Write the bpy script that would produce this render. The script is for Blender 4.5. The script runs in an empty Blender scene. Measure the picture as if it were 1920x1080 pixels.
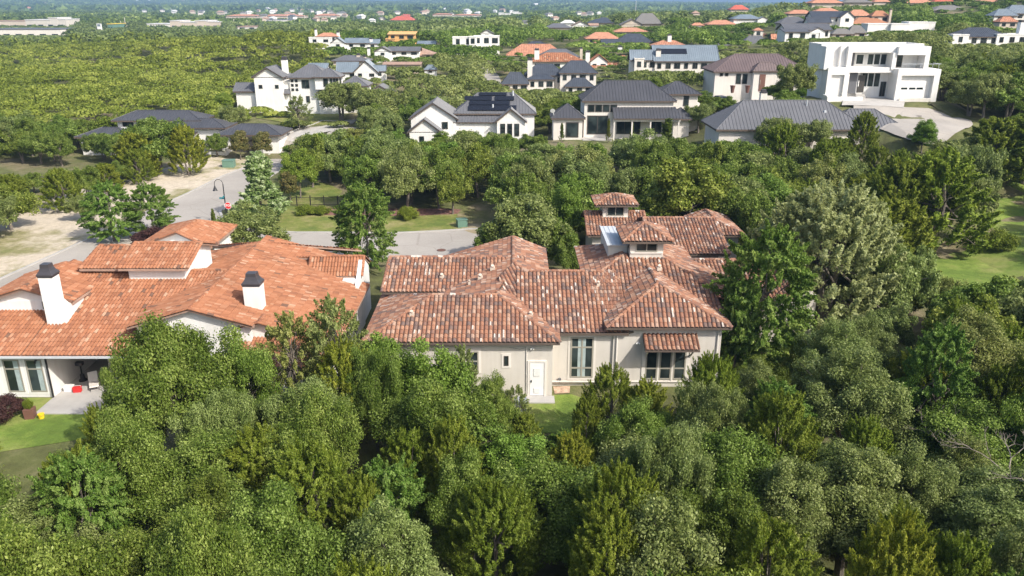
import bpy, bmesh, math, random
import numpy as np
from mathutils import Vector, Matrix
S = bpy.context.scene
COL = S.collection
R = math.radians
# ---------------------------------------------------------------- camera, sky, sun
CAMH = 25.0
F = 1480.0
PITCH = math.atan(532.0 / F)
cam = bpy.data.cameras.new('camera'); camo = bpy.data.objects.new('camera', cam); COL.objects.link(camo)
cam.sensor_width = 36.0; cam.lens = F / 1920 * 36; cam.clip_start = 0.5; cam.clip_end = 40000
camo.location = (0, 0, CAMH); camo.rotation_euler = (math.pi / 2 - PITCH, 0, 0)
S.camera = camo
S.view_settings.view_transform = 'Standard'; S.view_settings.look = 'None'
S.view_settings.gamma = 1; S.view_settings.use_curve_mapping = False
S.view_settings.exposure = 0.56
SUN = Vector((1.2, -1.0, 1.36)).normalized()
W = bpy.data.worlds.new('World'); S.world = W; W.use_nodes = True
nt = W.node_tree; sky = nt.nodes.new('ShaderNodeTexSky'); sky.sky_type = 'NISHITA'; sky.sun_disc = False
sky.sun_elevation = math.asin(SUN.z); sky.sun_rotation = math.atan2(SUN.x, SUN.y)
sky.air_density = 1.0; sky.dust_density = 3.5; sky.ozone_density = .6
bg = nt.nodes['Background']; bg.inputs[1].default_value = 0.15
nt.links.new(sky.outputs[0], bg.inputs[0])
sl = bpy.data.lights.new('sun', 'SUN'); sl.energy = 3.9; sl.angle = R(0.53); sl.color = (1.0, 0.945, 0.85)
so = bpy.data.objects.new('sun', sl); COL.objects.link(so)
so.rotation_euler = SUN.to_track_quat('Z', 'Y').to_euler()
S.cycles.max_bounces = 6; S.cycles.diffuse_bounces = 3; S.cycles.glossy_bounces = 2
S.cycles.transmission_bounces = 3; S.cycles.volume_bounces = 0; S.cycles.transparent_max_bounces = 4

SP, CP = math.sin(PITCH), math.cos(PITCH)
def ray(px, py):
    u = (px - 960) / F; v = (540 - py) / F
    return (u, CP + v * SP, -SP + v * CP)
def at(px, py, z=None, D=None):
    d = ray(px, py)
    t = (z - CAMH) / d[2] if z is not None else D
    return (d[0] * t, d[1] * t, CAMH + d[2] * t)
def Q(x, y, z):
    z = z - CAMH
    D = y * CP - z * SP; V = y * SP + z * CP
    return 960 + F * x / D, 540 - F * V / D, D

# ---------------------------------------------------------------- terrain
CTRL = []
for x in range(-60, 61, 15):
    for y in range(20, 91, 14):
        CTRL.append((x, y, (x - 40) * 0.03 if x >= 40 else -.45 if (y == 48 and -12 < x < 20) else -1.0 if (y < 40 and x > -12) else 0.0))
for x, y, z in [(-100, 60, 0), (-90, 110, 0), (-150, 150, 0), (-60, 110, 0), (-45, 105, 0), (-40, 130, 0), (-20, 105, 0), (0, 105, .3),
                (-70, 135, 0), (-300, 300, 0), (-150, 300, 0), (-60, 250, 1), (-500, 500, 0), (-300, 600, 0), (-100, 450, 2), (-60, 190, 3),
                (0, 10, -1), (-30, 10, -1), (30, 10, -1), (20, 105, 1.5), (36, 95, 1.2), (60, 95, 1.5), (75, 110, 2.2), (55, 72, 1.2), (95, 110, 3),
                (62, 80, 1.6), (-600, 900, 0), (-200, 900, 0), (0, 900, 2), (300, 900, 8), (600, 900, 12), (0, 600, 6), (60, 490, 12), (30, 480, 11),
                (200, 480, 20), (240, 440, 25), (330, 470, 27), (140, 600, 12), (-120, 330, 9), (-90, 300, 9.5), (-30, 300, 9)]:
    CTRL.append((x, y, z))
def ctrl_px(px, py, D, rad=0):
    p = at(px, py, D=D); CTRL.append(p)
for a in [(585, 215, 160), (500, 212, 160), (690, 214, 158), (890, 272, 132), (1175, 267, 126), (1100, 265, 126), (1525, 288, 112), (1640, 188, 124), (1740, 190, 122),
          (1560, 184, 126), (1740, 232, 112), (1800, 225, 118), (1430, 192, 147), (1050, 180, 197), (1260, 152, 195), (1690, 70, 258), (1855, 95, 200), (1500, 85, 230),
          (1640, 50, 330), (1330, 90, 300), (1140, 85, 300), (1020, 120, 250), (650, 92, 300), (890, 102, 280), (760, 108, 240), (680, 145, 195), (1200, 54, 480),
          (1400, 48, 420), (640, 238, 150), (1780, 160, 150), (1900, 180, 130), (905, 130, 235), (920, 150, 200), (1900, 130, 170)]:
    ctrl_px(*a)
CT = np.array(CTRL)
def terr(X, Y):
    X = np.asarray(X, float); Y = np.asarray(Y, float)
    sh = X.shape; x = X.ravel(); y = Y.ravel()
    out = np.zeros(len(x))
    sc = 8 + 0.10 * np.hypot(CT[:, 0], CT[:, 1])
    for i in range(0, len(x), 20000):
        xx = x[i:i + 20000, None]; yy = y[i:i + 20000, None]
        d2 = ((xx - CT[:, 0]) ** 2 + (yy - CT[:, 1]) ** 2) / (sc ** 2) + .02
        w = 1 / d2 ** 2.0
        out[i:i + 20000] = (w * CT[:, 2]).sum(1) / w.sum(1)
    r = np.hypot(x, y)
    far = np.clip((r - 900) / 1500, 0, 1)
    out = out * (1 - far)
    # rolling hills far away
    h = 46 * np.clip((r - 2300) / 3600, 0, 1.3) ** 1.3 * (0.75 + .22 * np.sin(x / 610 + 1.3) + .12 * np.sin(x / 233 + y / 700) + .17 * np.sin(y / 900 + x / 1400 + 2) + .05 * np.sin(x / 90 + y / 300))
    left = np.clip((-x - 900) / 2200, 0, 1)
    right = np.clip((x - 200) / 2200, 0, 1)
    h = h * (.74 + 1.05 * left - .42 * right)
    return (out + h).reshape(sh)
def tz(x, y):
    return float(terr([x], [y])[0])
def ground(px, py):
    """the point of the terrain seen at a place"""
    d = ray(px, py)
    t = 20.0
    ts = np.concatenate([np.arange(20, 400, 1.0), np.geomspace(400, 6000, 600)])
    zz = CAMH + d[2] * ts - terr(d[0] * ts, d[1] * ts)
    k = int(np.argmax(zz < 0)) if (zz < 0).any() else len(ts) - 1
    if k > 0:
        a, b = zz[k - 1], zz[k]; t = ts[k - 1] + a / (a - b + 1e-9)
    return (d[0] * t, d[1] * t, CAMH + d[2] * t)

# ---------------------------------------------------------------- materials
def newmat(name):
    m = bpy.data.materials.new(name); m.use_nodes = True
    return m, m.node_tree, m.node_tree.nodes['Principled BSDF']
def ramp(nt, cols, interp='LINEAR'):
    r = nt.nodes.new('ShaderNodeValToRGB'); r.color_ramp.interpolation = interp
    e = r.color_ramp.elements
    e[0].position, e[0].color = cols[0][0], (*cols[0][1], 1)
    e[1].position, e[1].color = cols[1][0], (*cols[1][1], 1)
    for p, c in cols[2:]:
        k = e.new(p); k.color = (*c, 1)
    return r
def noise(nt, scale, detail=4, rough=.6, coord='Object'):
    tc = nt.nodes.new('ShaderNodeTexCoord') if coord != 'Pos' else nt.nodes.new('ShaderNodeNewGeometry')
    n = nt.nodes.new('ShaderNodeTexNoise'); n.inputs['Scale'].default_value = scale
    n.inputs['Detail'].default_value = detail; n.inputs['Roughness'].default_value = rough
    nt.links.new(tc.outputs['Position' if coord == 'Pos' else coord], n.inputs['Vector'])
    return n
def mixc(nt, fac, a, b, mode='MIX'):
    m = nt.nodes.new('ShaderNodeMix'); m.data_type = 'RGBA'; m.blend_type = mode
    if isinstance(fac, float): m.inputs[0].default_value = fac
    else: nt.links.new(fac, m.inputs[0])
    for k, v in ((6, a), (7, b)):
        if isinstance(v, tuple): m.inputs[k].default_value = (*v, 1)
        else: nt.links.new(v, m.inputs[k])
    return m.outputs[2]
def plain(name, col, rough=.8, var=.15, scale=1.5, metal=0, bump=0, coord='Object'):
    m, nt, p = newmat(name)
    n = noise(nt, scale, coord=coord)
    lo = tuple(c * (1 - var) for c in col); hi = tuple(min(1, c * (1 + var)) for c in col)
    r = ramp(nt, [(.3, lo), (.7, hi)]); nt.links.new(n.outputs[0], r.inputs[0])
    nt.links.new(r.outputs[0], p.inputs['Base Color'])
    p.inputs['Roughness'].default_value = rough; p.inputs['Metallic'].default_value = metal
    if bump:
        b = nt.nodes.new('ShaderNodeBump'); b.inputs['Strength'].default_value = bump; b.inputs['Distance'].default_value = .05
        n2 = noise(nt, scale * 8, coord=coord); nt.links.new(n2.outputs[0], b.inputs['Height']); nt.links.new(b.outputs[0], p.inputs['Normal'])
    return m
def stucco(name, col):
    m, nt, p = newmat(name)
    n = noise(nt, .35, 5, .65, 'Pos'); r = ramp(nt, [(.25, tuple(c * .90 for c in col)), (.7, tuple(min(1, c * 1.04) for c in col))])
    nt.links.new(n.outputs[0], r.inputs[0])
    # rain streaks: noise stretched down the wall
    g = nt.nodes.new('ShaderNodeNewGeometry'); mp = nt.nodes.new('ShaderNodeMapping'); mp.inputs['Scale'].default_value = (3.5, 3.5, .25)
    nt.links.new(g.outputs['Position'], mp.inputs[0]); n2 = nt.nodes.new('ShaderNodeTexNoise'); n2.inputs['Scale'].default_value = 1; n2.inputs['Detail'].default_value = 4
    nt.links.new(mp.outputs[0], n2.inputs['Vector']); r2 = ramp(nt, [(.35, (.93, .92, .90)), (.55, (1, 1, 1))]); nt.links.new(n2.outputs[0], r2.inputs[0])
    nt.links.new(mixc(nt, .7, r.outputs[0], r2.outputs[0], 'MULTIPLY'), p.inputs['Base Color'])
    p.inputs['Roughness'].default_value = .9
    b = nt.nodes.new('ShaderNodeBump'); b.inputs['Strength'].default_value = .25; b.inputs['Distance'].default_value = .02
    n3 = noise(nt, 14, coord='Pos'); nt.links.new(n3.outputs[0], b.inputs['Height']); nt.links.new(b.outputs[0], p.inputs['Normal'])
    return m
def tilemat(name, cols, rough=.85):
    m, nt, p = newmat(name)
    a = nt.nodes.new('ShaderNodeAttribute'); a.attribute_name = 'tint'
    r = ramp(nt, cols, 'CONSTANT'); nt.links.new(a.outputs['Fac'], r.inputs[0])
    n = noise(nt, .45, 7, .72, 'Pos'); r2 = ramp(nt, [(.28, (.62, .60, .58)), (.45, (.92, .91, .90)), (.68, (1.08, 1.05, 1.02))]); nt.links.new(n.outputs[0], r2.inputs[0])
    c = mixc(nt, .8, r.outputs[0], r2.outputs[0], 'MULTIPLY')
    n3 = noise(nt, 9, 3, .7, 'Pos'); r3 = ramp(nt, [(.3, (.78, .76, .74)), (.6, (1, 1, 1))]); nt.links.new(n3.outputs[0], r3.inputs[0])
    nt.links.new(mixc(nt, .6, c, r3.outputs[0], 'MULTIPLY'), p.inputs['Base Color'])
    p.inputs['Roughness'].default_value = rough
    return m
def leafmat(name, dark, mid, light, trans=.38, rough=.45, spread=.75):
    m, nt, p = newmat(name)
    a = nt.nodes.new('ShaderNodeAttribute'); a.attribute_name = 'tint'
    oi = nt.nodes.new('ShaderNodeObjectInfo')
    r = ramp(nt, [(0, dark), (.5, mid), (1, light)]); nt.links.new(a.outputs['Fac'], r.inputs[0])
    r2 = ramp(nt, [(0, (1.28, 1.12, .9)), (.25, (.86, .90, .84)), (.5, (1.05, 1.05, 1)), (.75, (.80, .90, .84)), (1, (1.0, 1.12, 1.0))]); nt.links.new(oi.outputs['Random'], r2.inputs[0])
    c = mixc(nt, spread, r.outputs[0], r2.outputs[0], 'MULTIPLY')
    nt.links.new(c, p.inputs['Base Color']); p.inputs['Roughness'].default_value = rough
    p.inputs['Specular IOR Level'].default_value = .16
    t = nt.nodes.new('ShaderNodeBsdfTranslucent'); nt.links.new(c, t.inputs[0])
    ms = nt.nodes.new('ShaderNodeMixShader'); ms.inputs[0].default_value = trans
    nt.links.new(p.outputs[0], ms.inputs[1]); nt.links.new(t.outputs[0], ms.inputs[2])
    nt.links.new(ms.outputs[0], nt.nodes['Material Output'].inputs[0])
    return m
M = {}
M['wall_grey'] = stucco('greige_stucco', (.575, .54, .49))
M['wall_cream'] = stucco('cream_stucco', (.70, .66, .61))
M['wall_white'] = stucco('white_stucco', (.76, .75, .73))
M['wall_tan'] = stucco('tan_stone', (.56, .48, .40))
M['wall_orange'] = plain('raw_sheathing', (.62, .36, .14))
M['fascia'] = plain('brown_fascia', (.10, .075, .06))
M['tile_orange'] = tilemat('orange_clay_tiles', [(0, (0.336, 0.142, 0.071)), (.26, (0.363, 0.159, 0.084)), (.48, (0.304, 0.125, 0.063)), (.66, (0.377, 0.176, 0.097)), (.80, (0.267, 0.112, 0.060)), (.88, (0.405, 0.215, 0.130)), (.945, (0.156, 0.086, 0.059)), (.972, (0.442, 0.275, 0.185))])
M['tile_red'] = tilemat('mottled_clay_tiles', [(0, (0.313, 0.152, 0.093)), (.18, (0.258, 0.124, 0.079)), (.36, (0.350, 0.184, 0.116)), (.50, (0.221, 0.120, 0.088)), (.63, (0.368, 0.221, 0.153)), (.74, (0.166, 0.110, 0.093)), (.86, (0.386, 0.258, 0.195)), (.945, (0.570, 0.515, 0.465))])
M['roof_dark'] = plain('charcoal_metal', (.060, .062, .072), .45, .12, .4)
M['roof_grey'] = plain('grey_metal', (.115, .118, .13), .5, .12, .4)
M['roof_brown'] = plain('brown_metal', (.135, .10, .098), .5, .12, .4)
M['roof_blue'] = plain('blue_grey_metal', (.16, .20, .24), .45, .12, .4)
M['roof_shingle'] = plain('grey_shingle', (.155, .15, .145), .95, .25, 3, bump=.4)
M['roof_tan'] = plain('tan_shingle', (.33, .22, .17), .95, .2, 1.2, bump=.4)
M['roof_navy'] = plain('dark_slate_roof', (.045, .055, .075), .6, .2, .8)
M['roof_clay'] = plain('plain_clay_roof', (.42, .20, .125), .9, .3, 1.6, bump=.5)
M['roof_redm'] = plain('red_metal', (.46, .10, .06), .6, .15, .3)
M['roof_white'] = plain('white_membrane', (.62, .62, .62), .7, .08)
M['membrane'] = plain('galvanised_sheet', (.50, .53, .56), .5, .08)
M['solar'] = plain('solar_glass', (.012, .014, .022), .18, .1)
M['white'] = plain('white_paint', (.78, .78, .77), .5, .03)
M['black'] = plain('black_metal', (.02, .02, .022), .45, .1)
M['darkcap'] = plain('dark_chimney_metal', (.055, .05, .055), .4, .15)
M['frame'] = plain('window_frame', (.30, .285, .24), .6, .05)
M['frame_white'] = plain('white_frame', (.74, .74, .72), .6, .05)
M['frame_dark'] = plain('dark_frame', (.05, .045, .04), .5, .05)
M['curtain'] = plain('curtain', (.33, .40, .40), .9, .15, 3)
M['concrete'] = plain('concrete', (.40, .385, .365), .9, .12, .7, coord='Pos')
M['stone'] = plain('pale_stone', (.45, .41, .35), .95, .3, 3.5, bump=.8)
M['teal'] = plain('teal_sign', (.02, .20, .24), .5, .05)
M['red'] = plain('red_plastic', (.60, .03, .03), .4, .05)
M['yellow'] = plain('yellow_plastic', (.75, .55, .02), .4, .05)
M['brown'] = plain('brown_planter', (.16, .075, .055), .7, .1)
M['green_box'] = plain('green_enamel', (.12, .22, .17), .5, .08)
M['bark'] = plain('bark', (.17, .145, .12), .95, .35, 6, bump=.6)
M['deadwood'] = plain('dead_wood', (.25, .21, .18), .95, .2, 6)
M['mulch'] = plain('mulch', (.21, .105, .085), 1, .5, 2.5, bump=.5, coord='Pos')
M['gravel'] = plain('red_gravel', (.46, .32, .23), 1, .45, 4, bump=.6, coord='Pos')
m, nt, p = newmat('glass'); n = noise(nt, .6, 2, .5, 'Pos'); r = ramp(nt, [(.4, (.012, .018, .02)), (.62, (.045, .06, .06))]); nt.links.new(n.outputs[0], r.inputs[0])
nt.links.new(r.outputs[0], p.inputs['Base Color']); p.inputs['Roughness'].default_value = .08; p.inputs['IOR'].default_value = 1.5; M['glass'] = m
# ground
def groundmat(name, c1, c2, c3, s1=.05, s2=.8, th=(.42, .5, .6)):
    m, nt, p = newmat(name)
    n1 = noise(nt, s1, 8, .68, 'Pos'); r = ramp(nt, [(th[0], c1), (th[1], c2), (th[2], c3)]); nt.links.new(n1.outputs[0], r.inputs[0])
    n2 = noise(nt, s2, 6, .75, 'Pos'); r2 = ramp(nt, [(.25, (.62, .60, .55)), (.7, (1.12, 1.12, 1.1))]); nt.links.new(n2.outputs[0], r2.inputs[0])
    nt.links.new(mixc(nt, .9, r.outputs[0], r2.outputs[0], 'MULTIPLY'), p.inputs['Base Color']); p.inputs['Roughness'].default_value = 1
    b = nt.nodes.new('ShaderNodeBump'); b.inputs['Strength'].default_value = .5; b.inputs['Distance'].default_value = .15
    n3 = noise(nt, 5, 4, .8, 'Pos'); nt.links.new(n3.outputs[0], b.inputs['Height']); nt.links.new(b.outputs[0], p.inputs['Normal'])
    return m
M['ground'] = groundmat('woodland_ground', (.085, .09, .03), (.12, .135, .04), (.20, .17, .10))
M['lawn'] = groundmat('lawn_grass', (.12, .165, .028), (.175, .20, .040), (.27, .25, .10), .22, 1.2)
M['lawn_rich'] = groundmat('rich_lawn', (.115, .185, .022), (.17, .245, .035), (.25, .28, .075), .2, 1.2)
M['verge'] = groundmat('stony_verge', (.17, .19, .06), (.27, .25, .12), (.56, .49, .40), .10, 1.3, (.30, .39, .50))
M['drygrass'] = groundmat('dry_grass', (.14, .15, .05), (.22, .19, .10), (.36, .30, .20), .15, 1.3)
def roadmat():
    m, nt, p = newmat('pale_road')
    n1 = noise(nt, .12, 6, .6, 'Pos'); r = ramp(nt, [(.3, (.31, .285, .255)), (.7, (.40, .37, .335))]); nt.links.new(n1.outputs[0], r.inputs[0])
    n2 = noise(nt, 6, 3, .7, 'Pos'); r2 = ramp(nt, [(.3, (.9, .9, .9)), (.7, (1.05, 1.05, 1.05))]); nt.links.new(n2.outputs[0], r2.inputs[0])
    v = nt.nodes.new('ShaderNodeTexVoronoi'); v.feature = 'DISTANCE_TO_EDGE'; v.inputs['Scale'].default_value = .16
    g = nt.nodes.new('ShaderNodeNewGeometry'); nt.links.new(g.outputs['Position'], v.inputs['Vector'])
    r3 = ramp(nt, [(0, (.72, .70, .68)), (.012, (1, 1, 1))]); nt.links.new(v.outputs['Distance'], r3.inputs[0])
    c = mixc(nt, 1.0, r.outputs[0], r2.outputs[0], 'MULTIPLY')
    nt.links.new(mixc(nt, .6, c, r3.outputs[0], 'MULTIPLY'), p.inputs['Base Color']); p.inputs['Roughness'].default_value = .95
    return m
M['road'] = roadmat()
M['leaf_oak'] = leafmat('oak_leaves', (0.07, 0.112, 0.016), (0.15, 0.212, 0.034), (0.34, 0.41, 0.11))
M['leaf_cedar'] = leafmat('cedar_foliage', (0.085, 0.125, 0.012), (0.17, 0.218, 0.024), (0.34, 0.385, 0.07))
M['leaf_elm'] = leafmat('elm_leaves', (0.07, 0.135, 0.02), (0.14, 0.23, 0.038), (0.31, 0.4, 0.11))
M['leaf_bright'] = leafmat('bright_leaves', (0.085, 0.15, 0.018), (0.155, 0.24, 0.035), (0.29, 0.4, 0.09))
M['leaf_pale'] = leafmat('pale_leaves', (.21, .235, .085), (.37, .40, .165), (.52, .55, .29), spread=.15, trans=.5)
M['leaf_grey'] = leafmat('grey_green_leaves', (0.105, 0.138, 0.034), (0.205, 0.248, 0.072), (0.38, 0.42, 0.17))
M['leaf_white'] = leafmat('silvery_leaves', (0.12, 0.2, 0.045), (0.25, 0.35, 0.11), (0.62, 0.68, 0.42), spread=.2)
M['leaf_scrub'] = leafmat('scrub_leaves', (0.1, 0.135, 0.018), (0.205, 0.252, 0.036), (0.37, 0.405, 0.09))
M['leaf_red'] = leafmat('plum_leaves', (0.047, 0.025, 0.025), (0.083, 0.040, 0.040), (0.135, 0.075, 0.060), spread=.2)
M['leaf_dark'] = leafmat('dark_leaves', (0.058, 0.085, 0.012), (0.12, 0.16, 0.024), (0.23, 0.27, 0.055))
M['leaf_rust'] = leafmat('rusty_leaves', (0.08, 0.095, 0.025), (0.17, 0.165, 0.05), (0.3, 0.24, 0.1), spread=.3)

# ---------------------------------------------------------------- object helpers
def link(o, parent=None):
    COL.objects.link(o)
    if parent is not None: o.parent = parent
    return o
def tag(o, label=None, cat=None, group=None, kind=None):
    if label: o['label'] = label
    if cat: o['category'] = cat
    if group: o['group'] = group
    if kind: o['kind'] = kind
    return o
def empty(name, loc, rz=0, label=None, cat=None, group=None):
    o = bpy.data.objects.new(name, None); o.empty_display_size = .5
    o.location = loc; o.rotation_euler = (0, 0, rz); link(o)
    return tag(o, label, cat, group)
def quadmesh(name, V, nq, mat, tint=None):
    """V: (nq*4,3) float array"""
    me = bpy.data.meshes.new(name); n = nq * 4
    me.vertices.add(n); me.vertices.foreach_set('co', np.ascontiguousarray(V, dtype=np.float32).ravel())
    me.loops.add(n); me.loops.foreach_set('vertex_index', np.arange(n, dtype=np.int32))
    me.polygons.add(nq); me.polygons.foreach_set('loop_start', np.arange(0, n, 4, dtype=np.int32))
    me.polygons.foreach_set('loop_total', np.full(nq, 4, dtype=np.int32))
    me.update(calc_edges=True)
    if tint is not None:
        a = me.attributes.new('tint', 'FLOAT', 'FACE'); a.data.foreach_set('value', np.ascontiguousarray(tint, dtype=np.float32))
    me.materials.append(mat)
    return me
class MB:
    def __init__(s): s.v = []; s.f = []; s.t = []
    def poly(s, pts, t=.5):
        b = len(s.v); s.v += [tuple(p) for p in pts]; s.f.append(tuple(range(b, b + len(pts)))); s.t.append(t)
    def add(s, v, f, t=.5):
        b = len(s.v); s.v += [tuple(p) for p in v]
        for q in f: s.f.append(tuple(i + b for i in q)); s.t.append(t)
    def box(s, x0, x1, y0, y1, z0, z1, t=.5):
        v = [(x, y, z) for z in (z0, z1) for x, y in ((x0, y0), (x1, y0), (x1, y1), (x0, y1))]
        s.add(v, [(3, 2, 1, 0), (4, 5, 6, 7), (0, 1, 5, 4), (1, 2, 6, 5), (2, 3, 7, 6), (3, 0, 4, 7)], t)
    def prism(s, pts, off):
        """polygon swept by the vector off"""
        n = len(pts); o = Vector(off); v = [Vector(p) for p in pts] + [Vector(p) + o for p in pts]
        s.add(v, [tuple(range(n - 1, -1, -1)), tuple(range(n, 2 * n))] + [(i, (i + 1) % n, n + (i + 1) % n, n + i) for i in range(n)])
    def frustum(s, x0, x1, y0, y1, z0, z1, k):
        cx, cy = (x0 + x1) / 2, (y0 + y1) / 2
        v = [(x0, y0, z0), (x1, y0, z0), (x1, y1, z0), (x0, y1, z0)]
        v += [(cx + (x - cx) * k, cy + (y - cy) * k, z1) for x, y, _ in v[:4]]
        s.add(v, [(3, 2, 1, 0), (4, 5, 6, 7), (0, 1, 5, 4), (1, 2, 6, 5), (2, 3, 7, 6), (3, 0, 4, 7)])
    def tube(s, pts, rad, n=6, t=.5):
        pts = [Vector(p) for p in pts]; b = len(s.v)
        for i, p in enumerate(pts):
            d = (pts[min(i + 1, len(pts) - 1)] - pts[max(i - 1, 0)]).normalized()
            a = d.orthogonal().normalized(); c = d.cross(a)
            r = rad[i] if isinstance(rad, (list, tuple)) else rad
            for k in range(n):
                an = 2 * math.pi * k / n
                s.v.append(tuple(p + (a * math.cos(an) + c * math.sin(an)) * r))
        for i in range(len(pts) - 1):
            for k in range(n):
                s.f.append((b + i * n + k, b + i * n + (k + 1) % n, b + (i + 1) * n + (k + 1) % n, b + (i + 1) * n + k)); s.t.append(t)
        s.f.append(tuple(b + k for k in range(n - 1, -1, -1))); s.t.append(t)
        e = b + (len(pts) - 1) * n; s.f.append(tuple(e + k for k in range(n))); s.t.append(t)
    def mesh(s, name, mat, tint=False):
        me = bpy.data.meshes.new(name); me.from_pydata(s.v, [], s.f); me.update()
        if tint:
            a = me.attributes.new('tint', 'FLOAT', 'FACE'); a.data.foreach_set('value', np.array(s.t, dtype=np.float32))
        me.materials.append(mat); return me
    def build(s, name, mat, parent=None, tint=False, bevel=0, smooth=False):
        me = s.mesh(name, mat, tint); o = bpy.data.objects.new(name, me); link(o, parent)
        if smooth:
            me.polygons.foreach_set('use_smooth', [True] * len(me.polygons))
        if bevel:
            b = o.modifiers.new('bevel', 'BEVEL'); b.width = bevel; b.segments = 2; b.limit_method = 'ANGLE'
        return o
def structure(o):
    o['kind'] = 'structure'; return o

# ---------------------------------------------------------------- ground sheet, roads, lawns
ax = [0.0]; st = 2.5
while ax[-1] < 11000:
    st = 2.5 if ax[-1] < 90 else st * 1.055
    ax.append(ax[-1] + st)
ax = np.array(ax); XS = np.concatenate([-ax[:0:-1], ax]); YS = np.concatenate([[-1200, -500, -200, -80, -30], ax])
GX, GY = np.meshgrid(XS, YS); GZ = terr(GX, GY)
nx, ny = len(XS), len(YS)
me = bpy.data.meshes.new('ground')
idx = np.arange(nx * ny).reshape(ny, nx)
fq = np.stack([idx[:-1, :-1], idx[:-1, 1:], idx[1:, 1:], idx[1:, :-1]], -1).reshape(-1, 4)
me.from_pydata(np.stack([GX, GY, GZ], -1).reshape(-1, 3).tolist(), [], fq.tolist()); me.update()
me.polygons.foreach_set('use_smooth', [True] * len(me.polygons)); me.materials.append(M['ground'])
structure(link(bpy.data.objects.new('ground', me)))
def sheet(name, pts, mat, dz, smooth_n=0, cell=3.0):
    """a sheet laid over the terrain inside an outline"""
    pts = [Vector((p[0], p[1], 0)) for p in pts]
    for _ in range(smooth_n):
        q = []
        for i in range(len(pts)):
            a, b = pts[i], pts[(i + 1) % len(pts)]
            q += [a * .75 + b * .25, a * .25 + b * .75]
        pts = q
    bm = bmesh.new(); vs = [bm.verts.new(p) for p in pts]; f = bm.faces.new(vs)
    if f.calc_area() and f.normal.z < 0: bmesh.ops.reverse_faces(bm, faces=[f])
    bm.normal_update()
    bmesh.ops.triangulate(bm, faces=bm.faces[:])
    xs = [p.x for p in pts]; ys = [p.y for p in pts]
    x = math.ceil(min(xs) / cell) * cell
    while x < max(xs):
        bmesh.ops.bisect_plane(bm, geom=bm.verts[:] + bm.edges[:] + bm.faces[:], plane_co=(x, 0, 0), plane_no=(1, 0, 0)); x += cell
    y = math.ceil(min(ys) / cell) * cell
    while y < max(ys):
        bmesh.ops.bisect_plane(bm, geom=bm.verts[:] + bm.edges[:] + bm.faces[:], plane_co=(0, y, 0), plane_no=(0, 1, 0)); y += cell
    Z = terr([v.co.x for v in bm.verts], [v.co.y for v in bm.verts])
    for v, z in zip(bm.verts, Z): v.co.z = z + dz
    bmesh.ops.recalc_face_normals(bm, faces=bm.faces[:])
    me = bpy.data.meshes.new(name); bm.to_mesh(me); bm.free(); me.materials.append(mat)
    return structure(link(bpy.data.objects.new(name, me)))
def G(*pp): return [ground(*p)[:2] for p in pp]
EXC = []          # outlines no tree may stand in
def kerb(name, line, w=.16, h=.13):
    b = MB(); P = [Vector((p[0], p[1], 0)) for p in line]
    for i in range(len(P) - 1):
        a, c = P[i], P[i + 1]; n = max(1, int((c - a).length / 2.5)); d = (c - a).normalized(); s = Vector((-d.y, d.x, 0)) * w
        for k in range(n):
            p, q = a.lerp(c, k / n), a.lerp(c, (k + 1) / n)
            z0, z1 = tz(p.x, p.y), tz(q.x, q.y)
            b.add([(p - s).to_tuple()[:2] + (z0 - .1,), (q - s).to_tuple()[:2] + (z1 - .1,), (q + s).to_tuple()[:2] + (z1 - .1,), (p + s).to_tuple()[:2] + (z0 - .1,),
                   (p - s).to_tuple()[:2] + (z0 + h,), (q - s).to_tuple()[:2] + (z1 + h,), (q + s).to_tuple()[:2] + (z1 + h,), (p + s).to_tuple()[:2] + (z0 + h,)],
                  [(4, 5, 6, 7), (0, 1, 5, 4), (2, 3, 7, 6), (1, 2, 6, 5), (3, 0, 4, 7)])
    return structure(b.build(name, M['concrete']))
street = [(-54, 52), (-49.6, 70), (-48, 84), (-46, 104), (-43.7, 125), (-41.5, 142), (-37, 156), (-30.5, 156), (-35.8, 142), (-36.9, 132), (-36.9, 122), (-36.6, 104.9), (-37.4, 98.4), (-35, 93), (-30, 89.2), (-24.8, 88.4),
          (-19.8, 88.4), (-14, 88.2), (-9, 88.9), (-4, 90), (1, 89), (4, 86), (5, 82), (3, 77.5), (-2, 75), (-8, 74.6), (-12.6, 77.8), (-22, 78.6), (-30, 78.8), (-38, 76), (-43.5, 66), (-46, 52)]
sheet('road', street, M['road'], .045); EXC.append(street)
kerb('kerb', street[:8]); kerb('kerb', street[8:24])
kerb('kerb', [(-38, 76), (-30, 78.8), (-22, 78.6), (-12.6, 77.8)])
lawn1 = [(-36, 105), (-36.6, 98.6), (-34.6, 93.6), (-30, 89.7), (-24.8, 88.8), (-19.8, 88.8), (-14, 88.6), (-9, 89.3), (-4, 90.4), (-3.5, 97), (-8, 97.5), (-14, 96.0), (-19, 98.5), (-24, 104), (-24, 112), (-35, 118)]
sheet('lawn', lawn1, M['lawn'], .035, 1); EXC.append([(-35, 110), (-35, 90), (-4, 89), (-4, 98), (-14, 97), (-20, 99), (-21, 108)])
verge = [(-58, 50), (-53.6, 52), (-50, 70), (-48.4, 84), (-46.4, 104), (-44.1, 124), (-42.5, 136), (-50, 137), (-55, 126), (-62, 112), (-64, 98), (-62, 84), (-66, 66)]
sheet('verge', verge, M['verge'], .03, 1); EXC.append([(-56, 50), (-52, 70), (-58, 84), (-57, 96), (-55, 108), (-51, 126), (-44, 134), (-40, 100), (-47, 52)])
mulch = G((560, 394), (575, 402), (640, 405), (700, 404), (770, 406), (800, 404), (860, 402), (880, 397), (860, 392), (780, 392), (690, 391), (640, 389), (580, 390))
sheet('mulch_bed', mulch, M['mulch'], .055, 2)
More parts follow.
